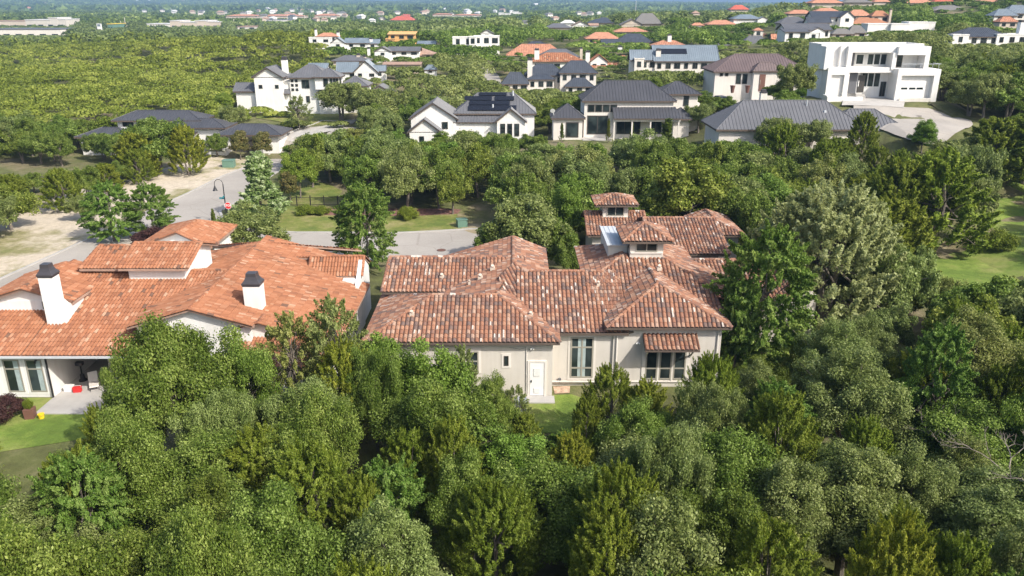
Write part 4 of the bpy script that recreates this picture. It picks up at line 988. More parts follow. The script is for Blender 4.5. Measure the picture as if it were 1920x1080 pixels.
# ---------------------------------------------------------------- houses up the slope and far away
HAZE = 1.9e-4
PROT = []; HB = []
def hbox(h, x0, x1, y0, y1):
    u = h.u; c, s = math.cos(h.root.rotation_euler.z), math.sin(h.root.rotation_euler.z); L_ = h.root.location
    pts = [(L_.x + (x * c - y * s) * u, L_.y + (x * s + y * c) * u) for x in (x0, x1) for y in (y0, y1)]
    HB.append((min(p[0] for p in pts), max(p[0] for p in pts), min(p[1] for p in pts), max(p[1] for p in pts)))
def blk(h, x0, x1, y0, y1, z, kind_, rise=0, over=4, mat=None, z0=-30, style=None, seed=0, ext=True):
    e = .004 / h.u * (len(h.w.v) % 7)
    h.box(x0 + e, x1 - e, y0 + e, y1 - e, z0 + e, z + (0 if kind_ == 'flat' else .3))
    if ext: hbox(h, x0, x1, y0, y1)
    X0, X1, Y0, Y1 = x0 - over, x1 + over, y0 - over, y1 + over; cx, cy = (X0 + X1) / 2, (Y0 + Y1) / 2; w, d = X1 - X0, Y1 - Y0
    kw = dict(mat=mat, style=style, inset=over, slab=.22)
    if kind_ == 'hip':
        if w >= d: h.hip((X0, X1, Y0, Y1), z, (X0 + d / 2, cy, X1 - d / 2 + .01, cy), z + rise, **kw)
        else: h.hip((X0, X1, Y0, Y1), z, (cx, Y0 + w / 2, cx, Y1 - w / 2 + .01), z + rise, **kw)
    elif kind_ == 'gx': h.hip((X0, X1, Y0, Y1), z, (X0, cy, X1, cy), z + rise, **kw)
    elif kind_ == 'gy': h.hip((X0, X1, Y0, Y1), z, (cx, Y0, cx, Y1), z + rise, **kw)
    elif kind_ == 'shed': h.facets([[(X0, Y0, z), (X1, Y0, z), (X1, Y1, z + rise), (X0, Y1, z + rise)]], mat=mat, style=style)
    elif kind_ == 'flat':
        u = h.u; b = MB(); X0, X1, Y0, Y1 = (x0 - .5) * u, (x1 + .5) * u, (y0 - .5) * u, (y1 + .5) * u; zz = z * u + .01
        t = .28
        b.box(X0, X1, Y0, Y0 + t, zz, zz + .3); b.box(X0, X1, Y1 - t, Y1, zz, zz + .3); b.box(X0, X0 + t, Y0 + t, Y1 - t, zz, zz + .3); b.box(X1 - t, X1, Y0 + t, Y1 - t, zz, zz + .3)
        b.build('parapet', M[h.wall], h.root)
        b = MB(); b.box(X0 + t, X1 - t, Y0 + t, Y1 - t, zz, zz + .1); b.build('roof', M['roof_white'], h.root)
def near_house(name, label, px, base, D, wall, roof, style='seam', rz=0, frame='frame_dark', seed=1):
    return House(name, label, at(px, base, D=D), rz, wall=wall, roof=roof, style=style, u=D / F, seed=seed, frame=frame, fascia='wall_white' if roof in ('roof_clay',) else 'fascia')
# white two storey house on the left
h = near_house('villa', 'white two storey house with grey roof and six small square windows, at the left', 560, 213, 160, 'wall_white', 'roof_grey')
blk(h, -77, -26, 0, 60, 66, 'gy', 18); blk(h, -117, -77, 10, 50, 40, 'gx', 14); blk(h, -14, 58, 8, 66, 65, 'hip', 21); blk(h, 36, 80, -3, 36, 67, 'hip', 14, z0=44); blk(h, 40, 78, 2, 36, 40, 'hip', 5)
h.box(-27, -13, 12, 60, -30, 58); h.facets([[(-27, 4, 36), (-13, 4, 36), (-13, 14, 46), (-27, 14, 46)]])
blk(h, 80, 128, 10, 60, 50, 'hip', 16); blk(h, 130, 172, 20, 60, 36, 'gy', 14); h.box(-77, -26, -.6, 1, -30, 14)
h.chimney(-36, -26, 44, 54, 60, 94, ch=1.6)
for x in (-69, -39): h.window('f', 0, x, x + 6, 46, 52)
for x in (-11, -3):
    for z in (41, 49, 57): h.window('f', 8, x, x + 4, z, z + 4)
h.window('f', 8, 9, 22, 46, 60, 2, 1); h.window('f', 8, 15, 21, 20, 31)
for a, b_ in ((52, 60), (64, 68), (70, 74), (75.5, 79)): h.window('f', -3, a, b_, 50, 64)
h.window('l', -117, 16, 26, 14, 34); h.window('r', 80, 4, 18, 50, 64, 2, 1)
h.done(); PROT += [(440, 128, 640, 195, 162), (478, 105, 640, 160, 162), (585, 145, 700, 160, 162)]
# sprawling low house with dark metal roofs
h = near_house('villa', 'sprawling low white house with layered charcoal metal roofs beside the left wood', 340, 300, 138, 'wall_white', 'roof_dark')
blk(h, -130, 24, 44, 100, 68, 'hip', 15, over=8); blk(h, -188, -100, 12, 70, 42, 'hip', 13, over=8); blk(h, -100, 24, 14, 44, 48, 'shed', 6, over=5); blk(h, -34, 78, 20, 74, 58, 'hip', 13, over=8); blk(h, 78, 186, 0, 62, 48, 'hip', 15, over=9)
h.box(50, 56, -24, 5, -30, 34); h.box(56, 95, -26, -23, -30, 20); h.box(92, 96, -23, 0, -30, 24)
b = MB(); u = h.u; b.box(100 * u, 143 * u, -.06, .05, 12 * u, 38 * u); d = h.part('garage_door', b, 'frame_dark')
b = MB(); b.box(97 * u, 99.8 * u, -.09, .05, 10 * u, 41 * u); b.box(143.2 * u, 146 * u, -.09, .05, 10 * u, 41 * u); b.box(99.8 * u, 143.2 * u, -.085, .05, 38.3 * u, 41 * u); h.part('door_frame', b, 'frame', d)
for a in (-120, -90, -60): h.window('f', 44, a, a + 20, 56, 64, 2, 1)
h.window('f', 0, 152, 166, 26, 38, 2, 1)
h.done(); PROT += [(145, 198, 240, 250, 140), (198, 198, 372, 224, 140), (372, 208, 530, 250, 135), (392, 250, 435, 312, 128), (240, 198, 300, 228, 135)]
# house with the solar panels
h = near_house('villa', 'pale gabled house with grey roof carrying black solar panels', 890, 270, 133, 'wall_white', 'roof_grey')
blk(h, -34, 112, 20, 98, 54, 'hip', 34); blk(h, -118, -34, 2, 92, 46, 'gy', 30); blk(h, -118, -62, -26, 6, 26, 'gy', 24); blk(h, 42, 94, -6, 40, 42, 'gy', 24); blk(h, -36, 44, 6, 24, 40, 'shed', 16)
u = h.u
def onslope(h, xa, xb, f0, f1, name='solar_panel', y0=16, z0=54, run=43, rise=34, lift=.16):
    u = h.u; b = MB(); n = (-rise, run); L_ = math.hypot(*n); ny, nz = n[0] / L_, n[1] / L_
    P = [(xa * u, (y0 + run * f) * u + ny * lift, (z0 + rise * f) * u + nz * lift) for f in (f0, f1)]
    b.prism([P[0], (xb * u, P[0][1], P[0][2]), (xb * u, P[1][1], P[1][2]), P[1]], (0, ny * .06, nz * .06))
    return h.part(name, b, 'solar')
for a in ((8, 60, .82, .97), (-20, 32, .60, .79), (38, 74, .60, .79), (-10, 66, .38, .57), (-12, 78, .12, .35)): onslope(h, *a)
for x in (49, 62, 75): h.window('f', -6, x, x + 8, 16, 38, 1, 2)
h.window('f', 2, -60, -50, 28, 40); h.window('f', -26, -100, -92, 4, 18)
b = MB(); b.tube([(72 * u, 52 * u, 80 * u), (72 * u, 52 * u, 92 * u)], .15); h.part('vent_pipe', b, 'membrane'); b = MB(); b.tube([(34 * u, 26 * u, 58 * u), (34 * u, 26 * u, 70 * u)], .15); h.part('vent_pipe', b, 'membrane')
h.done(); PROT += [(775, 175, 865, 245, 134), (870, 155, 1012, 235, 134), (930, 190, 968, 250, 132)]
# charcoal villa
h = near_house('villa', 'large villa with charcoal hip roofs, tall glass doors and a covered terrace', 1175, 265, 128, 'wall_cream', 'roof_dark')
blk(h, -80, 86, 14, 96, 73, 'hip', 33, over=5); blk(h, -138, -84, -4, 50, 44, 'hip', 23, over=5); blk(h, 66, 134, 30, 90, 84, 'hip', 20, over=6); blk(h, 86, 116, 4, 34, 42, 'hip', 18, over=8); h.box(134, 140, 34, 70, -30, 66)
h.facets([[(-28, -14, 44), (98, -14, 44), (90, 15, 62), (-28, 15, 62)]]); h.box(-28, 96, -10, -8, 38, 43.5)
for x in (-27, 6, 40, 92): b = MB(); u = h.u; b.box(x * u, (x + 2.5) * u, -10 * u, -7.6 * u, -20 * u, 38 * u); h.part('column', b, 'wall_cream')
for x in (-73, -59, -45, -31): h.window('f', 14, x, x + 11.5, 53, 65, fw=.12)
h.window('f', 14, -73, -36, 12, 45, 2, 1, fw=.15); h.window('f', 14, -18, 26, 12, 36, 3, 1); h.window('f', 14, 44, 66, 12, 36, 2, 1)
h.window('f', -4, -114, -92, 9, 35, 1, 1, fw=.15); h.window('r', -84, 0, 8, 8, 32); h.window('f', 30, 108, 117, 62, 80)
b = MB(); b.box(-84 * u, -30 * u, -14 * u, 13.5 * u, -30 * u, 5 * u); h.part('terrace', b, 'concrete')
b = MB(); b.tube([(-137 * u, 0, 46 * u), (-139 * u, -.1, 56 * u)], .05); b.tube([(-140 * u, -.5, 57 * u), (-140 * u, -.3, 58 * u), (-140 * u, -.2, 58.4 * u)], [.4, .25, .05], 10); h.part('satellite_dish', b, 'white')
h.done(); PROT += [(1035, 188, 1100, 252, 129), (1088, 150, 1270, 222, 129), (1100, 200, 1240, 248, 128), (1235, 150, 1318, 205, 129)]
# wide grey seamed roof
h = near_house('villa', 'very wide grey seamed metal hip roof with a white chimney, half sunk in trees', 1525, 285, 112, 'wall_cream', 'roof_grey')
blk(h, -178, 90, 6, 118, 42, 'hip', 46, over=8); blk(h, 40, 172, 20, 104, 38, 'hip', 34, over=9)
h.chimney(-89, -77, 66, 76, 60, 101, ch=1.0)
b = MB(); u = h.u; b.box(24 * u, 28 * u, 34 * u, 38 * u, 60 * u, 72 * u); h.part('roof_vent', b, 'membrane'); b = MB(); b.tube([(-5 * u, 50 * u, 76 * u), (-5 * u, 50 * u, 90 * u)], .08); h.part('vent_pipe', b, 'membrane')
h.window('f', 20, 140, 155, 8, 28, 2, 1)
h.done(); PROT += [(1345, 182, 1430, 222, 112), (1430, 160, 1600, 212, 112), (1590, 190, 1708, 255, 114)]
# white modern house
h = near_house('modern_house', 'white flat roofed two storey modern house with a long upper window band and garage', 1640, 190, 125, 'wall_white', 'roof_white'); h.u *= .93
h.box(-105, 62, 22, 92, -30, 62); blk(h, -112, 92, 24, 94, 106, 'flat', z0=60)
h.box(-112, -104, -2, 24, 62, 106); h.box(-104, -78, 18, 24.5, 62, 106); h.box(-66, -57, 2, 24, 0, 106); h.box(-78, -66, 10, 24, 62, 106)
h.box(-57, 30, 4, 24.2, 94, 106.3); h.box(30, 84, -6, 24.4, 90, 105.7); h.box(84, 93, -6, 24.3, 50, 106.2); h.box(22, 30, -2, 24, 62, 94); h.box(-66, 28, 0, 24, 56, 66); h.box(28, 112, -22, 24, 52, 64)
h.box(30, 109, -14, 22, -30, 52); h.box(28, 36, -22, -13, -30, 52.1); h.box(100, 111.5, -22, -13, -30, 52.2); h.box(-104, -96, -6, 22, -10, 66); h.box(-70, -62, -6, 22, -10, 66.2); h.box(-96, -70, -6, 22, 52, 66.1); h.box(-96, -70, -1, 22, -10, 52)
h.box(-57, -30, 14, 23, 14, 56); hbox(h, -112, 112, -22, 94)
b = MB(); u = h.u; b.box(-57 * u, -43 * u, 23.5 * u, 23.9 * u, 67 * u, 94 * u); b.box(-60 * u, -36 * u, 13 * u, 13.9 * u, 14 * u, 56 * u); h.part('stone_cladding', b, 'roof_grey')
h.window('f', 24, -40, -24, 70, 90, fw=.18, frame='frame_white'); h.window('f', 24, -17, 22, 69, 91, 3, 1, fw=.18, frame='frame_white'); h.window('f', 24, 34, 53, 66, 88, 2, 2, fw=.1); h.window('l', 30, 4, 20, 66, 90)
h.window('f', 22, -24, 14, 26, 54, 3, 1, fw=.16, frame='frame_white'); h.window('f', 22, 17, 27, 8, 36, 2, 1)
b = MB(); b.box(-42 * u, -32 * u, 12.4 * u, 13.4 * u, 16 * u, 52 * u); 
d = MB(); d.box(-34 * u, -20 * u, 13.2 * u, 13.8 * u, 16 * u, 50 * u); dd = h.part('door', d, 'frame_dark'); d = MB(); d.box(-33 * u, -31.6 * u, 12.6 * u, 13.19 * u, 28 * u, 40 * u); h.part('handle', d, 'white', dd)
d = MB(); d.box(40 * u, 86 * u, -14.9 * u, -13.9 * u, 2 * u, 42 * u); dd = h.part('garage_door', d, 'white')
for x in (42, 58, 73): d = MB(); d.box(x * u, (x + 12) * u, -15.4 * u, -14.8 * u, 25 * u, 28.5 * u); h.part('pane', d, 'glass', dd)
d = MB()
for x in (34, 46, 58, 70, 82, 94, 106): d.tube([(x * u, -21 * u, 64 * u), (x * u, -21 * u, 74 * u)], .03)
d.tube([(34 * u, -21 * u, 74 * u), (110 * u, -21 * u, 74 * u), (110 * u, 10 * u, 74 * u)], .035); h.part('railing', d, 'membrane')
d = MB(); d.box(-108 * u, -38 * u, -30 * u, -26 * u, -30 * u, 12 * u); d.box(-108 * u, -104 * u, -26 * u, -2 * u, -30 * u, 14 * u); h.part('garden_wall', d, 'wall_white')
d = MB(); d.box(20 * u, 100 * u, -40 * u, -28 * u, -30 * u, -2 * u); d.box(36 * u, 98 * u, -28 * u, -24 * u, -30 * u, 9 * u); h.part('planter_wall', d, 'wall_cream')
for k in range(4): d = MB() if k == 0 else d; d.box(-36 * u, -18 * u, (13 - 4 * (k + 1)) * u, (13 - 4 * k) * u, -30 * u, (13 - 3 * k) * u)
h.part('steps', d, 'concrete')
h.done(); PROT += [(1525, 80, 1752, 200, 130), (1590, 196, 1812, 245, 112), (1550, 82, 1748, 196, 124)]
# brown roofed house
h = near_house('villa', 'cream stone house with a dusty brown seamed metal hip roof', 1430, 186, 148, 'wall_cream', 'roof_brown')
blk(h, -92, 82, 4, 96, 50, 'hip', 29, over=4); blk(h, -24, 26, -10, 16, 52, 'hip', 15, over=3)
for x, w, z0, z1 in ((-83, 5, 42, 47), (-73, 5, 42, 47), (-52, 8, 28, 45), (-40, 8, 28, 45), (40, 8, 28, 45), (56, 8, 28, 45)): h.window('f', 4, x, x + w, z0, z1, fw=.12)
b = MB(); u = h.u; b.box(-13 * u, -2 * u, -10.6 * u, -9.9 * u, 16 * u, 46 * u); d = h.part('door', b, 'brown'); b = MB(); b.box(-12 * u, -11 * u, -11.2 * u, -10.5 * u, 28 * u, 36 * u); h.part('handle', b, 'frame', d)
h.done(); PROT += [(1333, 96, 1518, 160, 151), (1340, 96, 1410, 170, 150)]
def FH(name, label, roof, wall, base, D, blocks, chim=(), solar=(), style=None, wins=True, frame='frame_dark', prot=.35, dep=None):
    """a farther house: blocks are (left, right, ridge, eave, kind, set back)"""
    pxc = (min(b[0] for b in blocks) + max(b[1] for b in blocks)) / 2
    st = style or ('coarse' if roof in ('tile_orange', 'tile_red', 'roof_clay') and D < 300 else 'flat' if roof in ('roof_clay', 'roof_tan', 'roof_shingle', 'tile_orange') or D > 320 else 'seam')
    h = House(name, label, at(pxc, base, D=D), 0, wall=wall, roof=roof, style=st, u=D / F, seed=int(pxc), frame=frame)
    dr = math.sin(PITCH + math.atan((base - 540) / F))
    for bi, bb in enumerate(blocks):
        x0, x1, yt, ye, kd, yo = bb[:6]; x0 -= pxc; x1 -= pxc; w = x1 - x0
        dp = (dep or min(w * (.8 if kd == 'gy' else .6), 60)); dp = max(dp, 14)
        z = base - ye - yo * dr; rise = max(2.5, (ye - yt) - dp / 2 * dr)
        ov = min(3, w * .05); blk(h, x0, x1, yo, yo + dp, z, kd, rise, over=ov, z0=-14)
        vis = base - ye
        if wins and vis > 5 and D < 380:
            n = max(1, int(w / 16)); hh = min(9, z * .35)
            for i in range(n):
                cx = x0 + w * (i + .5) / n; ww = 3.2 + (i * 7 % 3)
                zt = min(z - 2.5, 30) if vis < 30 else z - 4
                h.window('f', yo, cx - ww, cx + ww, zt - hh, zt, 2 if ww > 3.5 else 1, 1, fw=.12)
        PROT.append((x0 + pxc + 2, yt, x1 + pxc - 2, ye + (base - ye) * prot, h.root.location.y + yo * h.u - 1))
    for c0, c1, ct in chim: h.chimney(c0 - pxc, c1 - pxc, 12, 12 + (c1 - c0), 0, base - ct - 12 * dr, ch=1.1); PROT.append((c0, ct, c1, ct + 8, h.root.location.y - 1))
    for s in solar:
        x0, x1, f0, f1, y0, z0, run, rise = s; onslope(h, x0 - pxc, x1 - pxc, f0, f1, 'solar_panel', y0, z0, run, rise)
    h.done(); return h
FH('villa', 'house with near black hip roofs and white corner chimney behind the charcoal villa', 'roof_navy', 'wall_cream', 182, 197, [(987, 1058, 120, 142, 'hip', 22), (1050, 1117, 115, 138, 'hip', 4), (1060, 1110, 147, 163, 'hip', -16), (990, 1038, 140, 150, 'hip', -4)], [(989, 998, 115)], style='seam')
FH('villa', 'low dark hip roofed house left of the near black roofed one', 'roof_navy', 'wall_cream', 178, 192, [(942, 990, 136, 158, 'hip', 0)], style='seam')
FH('villa', 'white house with several bright clay roofs and two white chimneys', 'tile_orange', 'wall_white', 150, 235, [(997, 1092, 100, 117, 'hip', 8), (1107, 1139, 103, 117, 'gy', 10), (1100, 1160, 119, 131, 'gx', 0), (1118, 1153, 131, 143, 'gy', -14)], [(1002, 1011, 96), (1098, 1106, 100)])
FH('villa', 'broad tan clay hip roof left of the white chimneys', 'roof_clay', 'wall_tan', 120, 275, [(948, 1062, 84, 108, 'hip', 0)])
FH('villa', 'grey hip roof showing behind the bright clay roofs', 'roof_grey', 'wall_tan', 112, 258, [(1012, 1085, 92, 107, 'hip', 8)], [(1088, 1093, 92)])
FH('modern_house', 'pale house with blue grey metal roofs and one blue solar panel', 'roof_blue', 'wall_cream', 155, 195, [(1183, 1232, 95, 114, 'gx', 10), (1227, 1344, 86, 116, 'gx', 6), (1188, 1206, 112, 113, 'flat', 2)], [(1229, 1238, 97)], solar=[(1240, 1288, .5, .85, 3, 38, 30, 24)])
FH('villa', 'low clay roofed house with white bell tower chimney behind the blue grey roofs', 'roof_clay', 'wall_white', 98, 262, [(1226, 1285, 77, 87, 'hip', 0), (1158, 1176, 104, 108, 'hip', -16)], [(1253, 1260, 68), (1160, 1168, 89)])
FH('villa', 'white house with black hip roofs and a band of four small windows', 'roof_navy', 'wall_white', 92, 300, [(1128, 1164, 74, 83, 'gx', -4), (1158, 1222, 64, 80, 'hip', 4)])
FH('villa', 'long terracotta roofs left of the black hip roofs', 'roof_clay', 'wall_tan', 86, 325, [(1100, 1160, 61, 73, 'hip', 6), (1112, 1160, 72, 82, 'hip', -8)])
FH('villa', 'long low clay roof under the big grey brown gabled roof', 'roof_clay', 'wall_tan', 66, 370, [(1152, 1214, 52, 60, 'hip', 0)])
FH('villa', 'big many gabled grey brown shingle roof on the far slope', 'roof_shingle', 'wall_tan', 56, 430, [(1165, 1205, 36, 47, 'gy', 0), (1190, 1241, 26, 45, 'hip', 8)])
FH('villa', 'small white gabled house far up the slope beside the clay and dark roofs', 'roof_tan', 'wall_white', 53, 430, [(1073, 1105, 40, 48, 'gy', 0), (1104, 1122, 44, 48, 'gx', 0)])
FH('villa', 'far dark roof with a clay one behind it above the small white gabled house', 'roof_navy', 'wall_tan', 48, 450, [(1104, 1150, 36, 43, 'hip', 0), (1122, 1146, 33, 38, 'hip', 18)])
FH('villa', 'far grey hip roof among trees left of the small white gabled house', 'roof_grey', 'wall_tan', 55, 400, [(1024, 1070, 44, 52, 'hip', 0)])
FH('villa', 'two storey pale house with blue grey hip roof and white gable, far right slope', 'roof_blue', 'wall_white', 48, 400, [(1375, 1425, 28, 36, 'hip', 0), (1418, 1438, 32, 37, 'gy', -6)])
FH('villa', 'long flat clay roofed house left of the two storey pale house', 'roof_clay', 'wall_tan', 51, 395, [(1327, 1380, 38, 46, 'hip', 0)])
FH('villa', 'tiny clay hip roofed house left of the long flat clay roofed house', 'roof_clay', 'wall_cream', 55, 390, [(1296, 1320, 43, 48, 'hip', 0)])
FH('villa', 'small square tower with a clay cap beside a clay roof', 'roof_clay', 'wall_cream', 74, 325, [(1412, 1430, 53, 58, 'hip', 0), (1426, 1446, 63, 70, 'hip', 6)])
FH('villa', 'grey shingled hip roofs behind the brown roofed house', 'roof_grey', 'wall_tan', 98, 268, [(1340, 1378, 82, 93, 'gx', 0), (1392, 1446, 68, 86, 'hip', 6)])
FH('villa', 'wide red hip roof standing out on the far ridge', 'roof_redm', 'wall_tan', 22, 620, [(1370, 1403, 10, 18, 'hip', 0)])
FH('villa', 'small tan roof alone in the far trees below the ridge', 'roof_tan', 'wall_tan', 29, 560, [(1298, 1312, 20, 25, 'hip', 0)])
# right hand slope
FH('villa', 'white house with long grey roof, clay strip and little gable on the right slope', 'roof_grey', 'wall_white', 84, 235, [(1478, 1562, 45, 57, 'gx', 22), (1470, 1514, 55, 61, 'shed', 0), (1514, 1533, 59, 63, 'flat', 0), (1522, 1549, 52, 60, 'gy', 12)])
FH('villa', 'white gabled house with blue black roofs on the right slope', 'roof_navy', 'wall_white', 48, 300, [(1527, 1585, 22, 33, 'gx', 12), (1514, 1555, 33, 43, 'gx', -4), (1573, 1598, 22, 33, 'gy', -4)])
FH('villa', 'orange clay roofed house right of the blue black roofs', 'tile_orange', 'wall_tan', 50, 325, [(1596, 1668, 33, 46, 'hip', 0), (1640, 1673, 21, 31, 'hip', 18)], [(1670, 1674, 20)])
FH('villa', 'second clay roofed house half behind the blue black roofs', 'roof_clay', 'wall_tan', 38, 350, [(1590, 1632, 19, 30, 'hip', 0), (1530, 1580, 16, 24, 'hip', 10)])
FH('villa', 'low clay roofed house left above the blue black roofs', 'roof_clay', 'wall_tan', 34, 400, [(1478, 1526, 19, 26, 'hip', 0)])
FH('villa', 'grey brown pointed hip roofs left of the long white modern house', 'roof_shingle', 'wall_tan', 72, 255, [(1560, 1600, 54, 64, 'hip', 0), (1592, 1626, 48, 62, 'hip', 6)])
FH('villa', 'dark grey roof above the white house with the clay strip', 'roof_grey', 'wall_tan', 50, 310, [(1464, 1516, 32, 44, 'hip', 0)])
FH('villa', 'small clay roof at the left foot of the white house with the clay strip', 'roof_clay', 'wall_tan', 82, 262, [(1447, 1472, 65, 75, 'gx', 0)])
h = FH('modern_house', 'long white flat roofed modern house with dark glass doors behind the larger one', 'roof_white', 'wall_white', 69, 260, [(1627, 1676, 44, 47, 'flat', 6), (1668, 1703, 44, 47, 'flat', 0), (1702, 1752, 41, 44, 'flat', 4)], wins=False)
h2 = h
FH('villa', 'grey roofed house at the top of the right slope', 'roof_shingle', 'wall_cream', 32, 375, [(1750, 1815, 11, 20, 'hip', 0)])
FH('villa', 'low modern house with a slate blue hip roof and two dark garage doors', 'roof_navy', 'wall_white', 97, 205, [(1800, 1890, 53, 70, 'hip', 8), (1782, 1812, 64, 68, 'flat', 0), (1866, 1925, 63, 67, 'flat', 4)], [(1911, 1922, 44)])
FH('villa', 'teal blue roofed house at the upper right corner', 'roof_blue', 'wall_cream', 42, 290, [(1862, 1905, 18, 30, 'hip', 0), (1888, 1940, 11, 26, 'hip', 6)])
FH('villa', 'small clay roofed house between the teal roof and the slate blue roof', 'roof_clay', 'wall_tan', 56, 250, [(1872, 1905, 33, 42, 'hip', 0)])
for x0, x1, yt, ye, rf, lb in ((1522, 1578, -3, 6, 'roof_clay', 'clay roof touching the top of the picture left of the grey roofed hilltop house'), (1638, 1668, -2, 4, 'roof_clay', 'tiny clay roof at the top edge above the orange clay roofed house'),
                               (1700, 1748, -3, 6, 'roof_clay', 'clay roof touching the top edge just left of the brick red one'), (1748, 1796, -3, 8, 'roof_redm', 'brick red roof touching the top edge above the hilltop'),
                               (1582, 1634, -2, 5, 'roof_shingle', 'grey shingle roof at the top edge between two clay ones'), (1835, 1872, -3, 4, 'roof_clay', 'clay roof at the top edge before the upper right corner')):
    FH('villa', lb, rf, 'wall_tan', 13, 440, [(x0, x1, yt, ye, 'hip', 0)])
# left and middle distance
FH('villa', 'white walled house with pale clay roof and two white chimneys far left of centre', 'roof_clay', 'wall_white', 85, 300, [(592, 632, 62, 69, 'hip', 8), (580, 622, 69, 72, 'flat', 0)], [(589, 593, 57), (630, 635, 62)])
FH('villa', 'dark gabled house with blue grey roofs and stone chimney right of the pale clay roof', 'roof_blue', 'wall_white', 93, 288, [(622, 647, 71, 81, 'gy', -2), (647, 690, 72, 81, 'gx', 6), (684, 710, 74, 82, 'gx', 10)], [(691, 697, 74)])
FH('villa', 'long brown and grey roof with one white front gable in the middle distance', 'roof_tan', 'wall_tan', 108, 237, [(733, 812, 90, 102, 'hip', 4), (750, 790, 93, 104, 'hip', -4)])
FH('villa', 'white gabled house front joined to the long brown roof', 'roof_grey', 'wall_white', 108, 232, [(703, 733, 88, 97, 'gy', -2), (728, 784, 88, 96, 'gx', 14)], [(687, 692, 92)])
FH('villa', 'dark grey low roof left of the white gabled house front', 'roof_grey', 'wall_tan', 119, 215, [(625, 690, 104, 114, 'hip', 0)], [(667, 673, 104), (679, 684, 107)])
FH('villa', 'blue grey gabled roofs just behind the white two storey house', 'roof_blue', 'wall_white', 150, 186, [(578, 612, 119, 132, 'gx', 10), (630, 668, 117, 136, 'gx', 14), (664, 708, 113, 136, 'gy', 4), (700, 722, 123, 134, 'gx', 8)])
FH('villa', 'flat tan roof strip in the trees above the blue grey gabled roofs', 'roof_tan', 'wall_tan', 125, 212, [(720, 787, 116, 121, 'gx', 0)])
FH('pavilion', 'small pale blue pyramid roof in the trees', 'roof_blue', 'wall_white', 138, 195, [(796, 818, 122, 131, 'hip', 0)])
FH('building_frame', 'house under construction in bare orange sheathing', 'wall_orange', 'wall_orange', 80, 330, [(728, 777, 60, 65, 'shed', 6), (723, 740, 71, 74, 'shed', 0)])
FH('modern_house', 'white and black box like modern house among trees left of centre top', 'roof_white', 'wall_white', 99, 278, [(849, 889, 69, 72, 'flat', 0), (888, 936, 67, 70, 'flat', 10), (880, 894, 69, 71, 'flat', -4)])
FH('villa', 'low blue grey roof right of the orange sheathed building', 'roof_blue', 'wall_white', 86, 320, [(784, 816, 77, 83, 'gx', 0)])
FH('villa', 'navy roof behind the tan clay hip roof', 'roof_navy', 'wall_tan', 92, 305, [(985, 1027, 78, 87, 'hip', 0)])
FH('villa', 'grey white gabled house peeping from trees right of the box like modern house', 'roof_grey', 'wall_white', 72, 360, [(900, 925, 56, 63, 'gy', 0)])
# ---- commercial strip: distances follow the ground
def far_at(px, base): 
    g = ground(px, base); return g, Q(*g)[2]
def commercial(label, px0, px1, base, hpx, wall='wall_cream', top='roof_white', steps=((0, 1, 1),), cat='building', name='shop_building', rise=None):
    g, D = far_at((px0 + px1) / 2, base); hpx *= 1.3; u = D / F; w = (px1 - px0) * u
    r = empty(name, g, 0, label, cat); b = MB()
    t = MB()
    for i, (f0, f1, hf) in enumerate(steps):
        b.box(-w / 2 + w * f0, -w / 2 + w * f1, i * .3, 30 + i * .3, -4, hpx * hf * u)
        if rise: t.frustum(-w / 2 + w * f0 - 1, -w / 2 + w * f1 + 1, -1, 31, hpx * hf * u + .05, (hpx * hf + rise) * u, .45)
        else: t.box(-w / 2 + w * f0 - .4, -w / 2 + w * f1 + .4, i * .3 - .4, 30.4 + i * .3, hpx * hf * u + .02, hpx * hf * u + .6)
    b.build('wall', M[wall], r); t.build('roof', M[top], r)
    b = MB(); n = max(2, int(w / 9)); hh = hpx * u * .45
    for i in range(n): b.box(-w / 2 + w * (i + .22) / n, -w / 2 + w * (i + .72) / n, -.15, -.02, .6, max(2.2, hh * .8))
    b.build('window', M['glass'], r)
    PROT.append((px0, base - hpx, px1, base - hpx * .25, g[1] - 2)); HB.append((g[0] - w / 2, g[0] + w / 2, g[1], g[1] + 30)); return r
commercial('long tan roofed shop building at the left end of the far commercial strip', -20, 52, 52, 9, 'wall_tan', 'roof_tan')
commercial('tall stepped pale green grey store in the far commercial strip', 50, 125, 53, 14, 'wall_grey', 'roof_white', ((0, .62, .8), (.58, .8, 1), (.78, 1, .85)))
commercial('long low white building nearest to the left plain wood', -20, 116, 69, 10, 'wall_cream', 'roof_grey')
commercial('small bright blue shop front in the far commercial strip', 126, 137, 51, 6, 'roof_blue', 'roof_blue')
commercial('small store with a green canopy in the far commercial strip', 203, 212, 55, 7, 'green_box', 'yellow')
commercial('tan low shops right of the green canopy', 212, 232, 53, 6, 'wall_tan', 'roof_tan')
commercial('thin pale shop row left of the peach shopping building', 276, 319, 52, 5, 'wall_cream', 'roof_white')
commercial('peach and white long shopping building in the far strip', 320, 414, 53, 10, 'wall_tan', 'roof_white', ((0, .2, 1), (.18, .55, .8), (.5, .75, 1), (.73, 1, .85)))
commercial('low pale shop row right of the peach shopping building', 446, 482, 56, 4, 'wall_cream', 'roof_tan')
commercial('long apartment block with clay roof far left of centre', 424, 482, 37, 5, 'wall_tan', 'roof_clay', rise=3)
commercial('apartment block with red tan roof beside the longest one', 484, 570, 37, 5, 'wall_tan', 'roof_clay', rise=3)
commercial('apartment block with clay roof behind thin poles', 590, 632, 36, 5, 'wall_tan', 'roof_clay', rise=3)
commercial('white low houses row below the far clay apartment roofs', 500, 545, 43, 4, 'wall_white', 'roof_grey')
commercial('huge bright red pyramid roofed hall far away', 732, 776, 42, 3, 'wall_tan', 'roof_redm', rise=7)
commercial('second red roof behind the huge bright red one', 752, 768, 34, 3, 'wall_tan', 'roof_redm', rise=3)
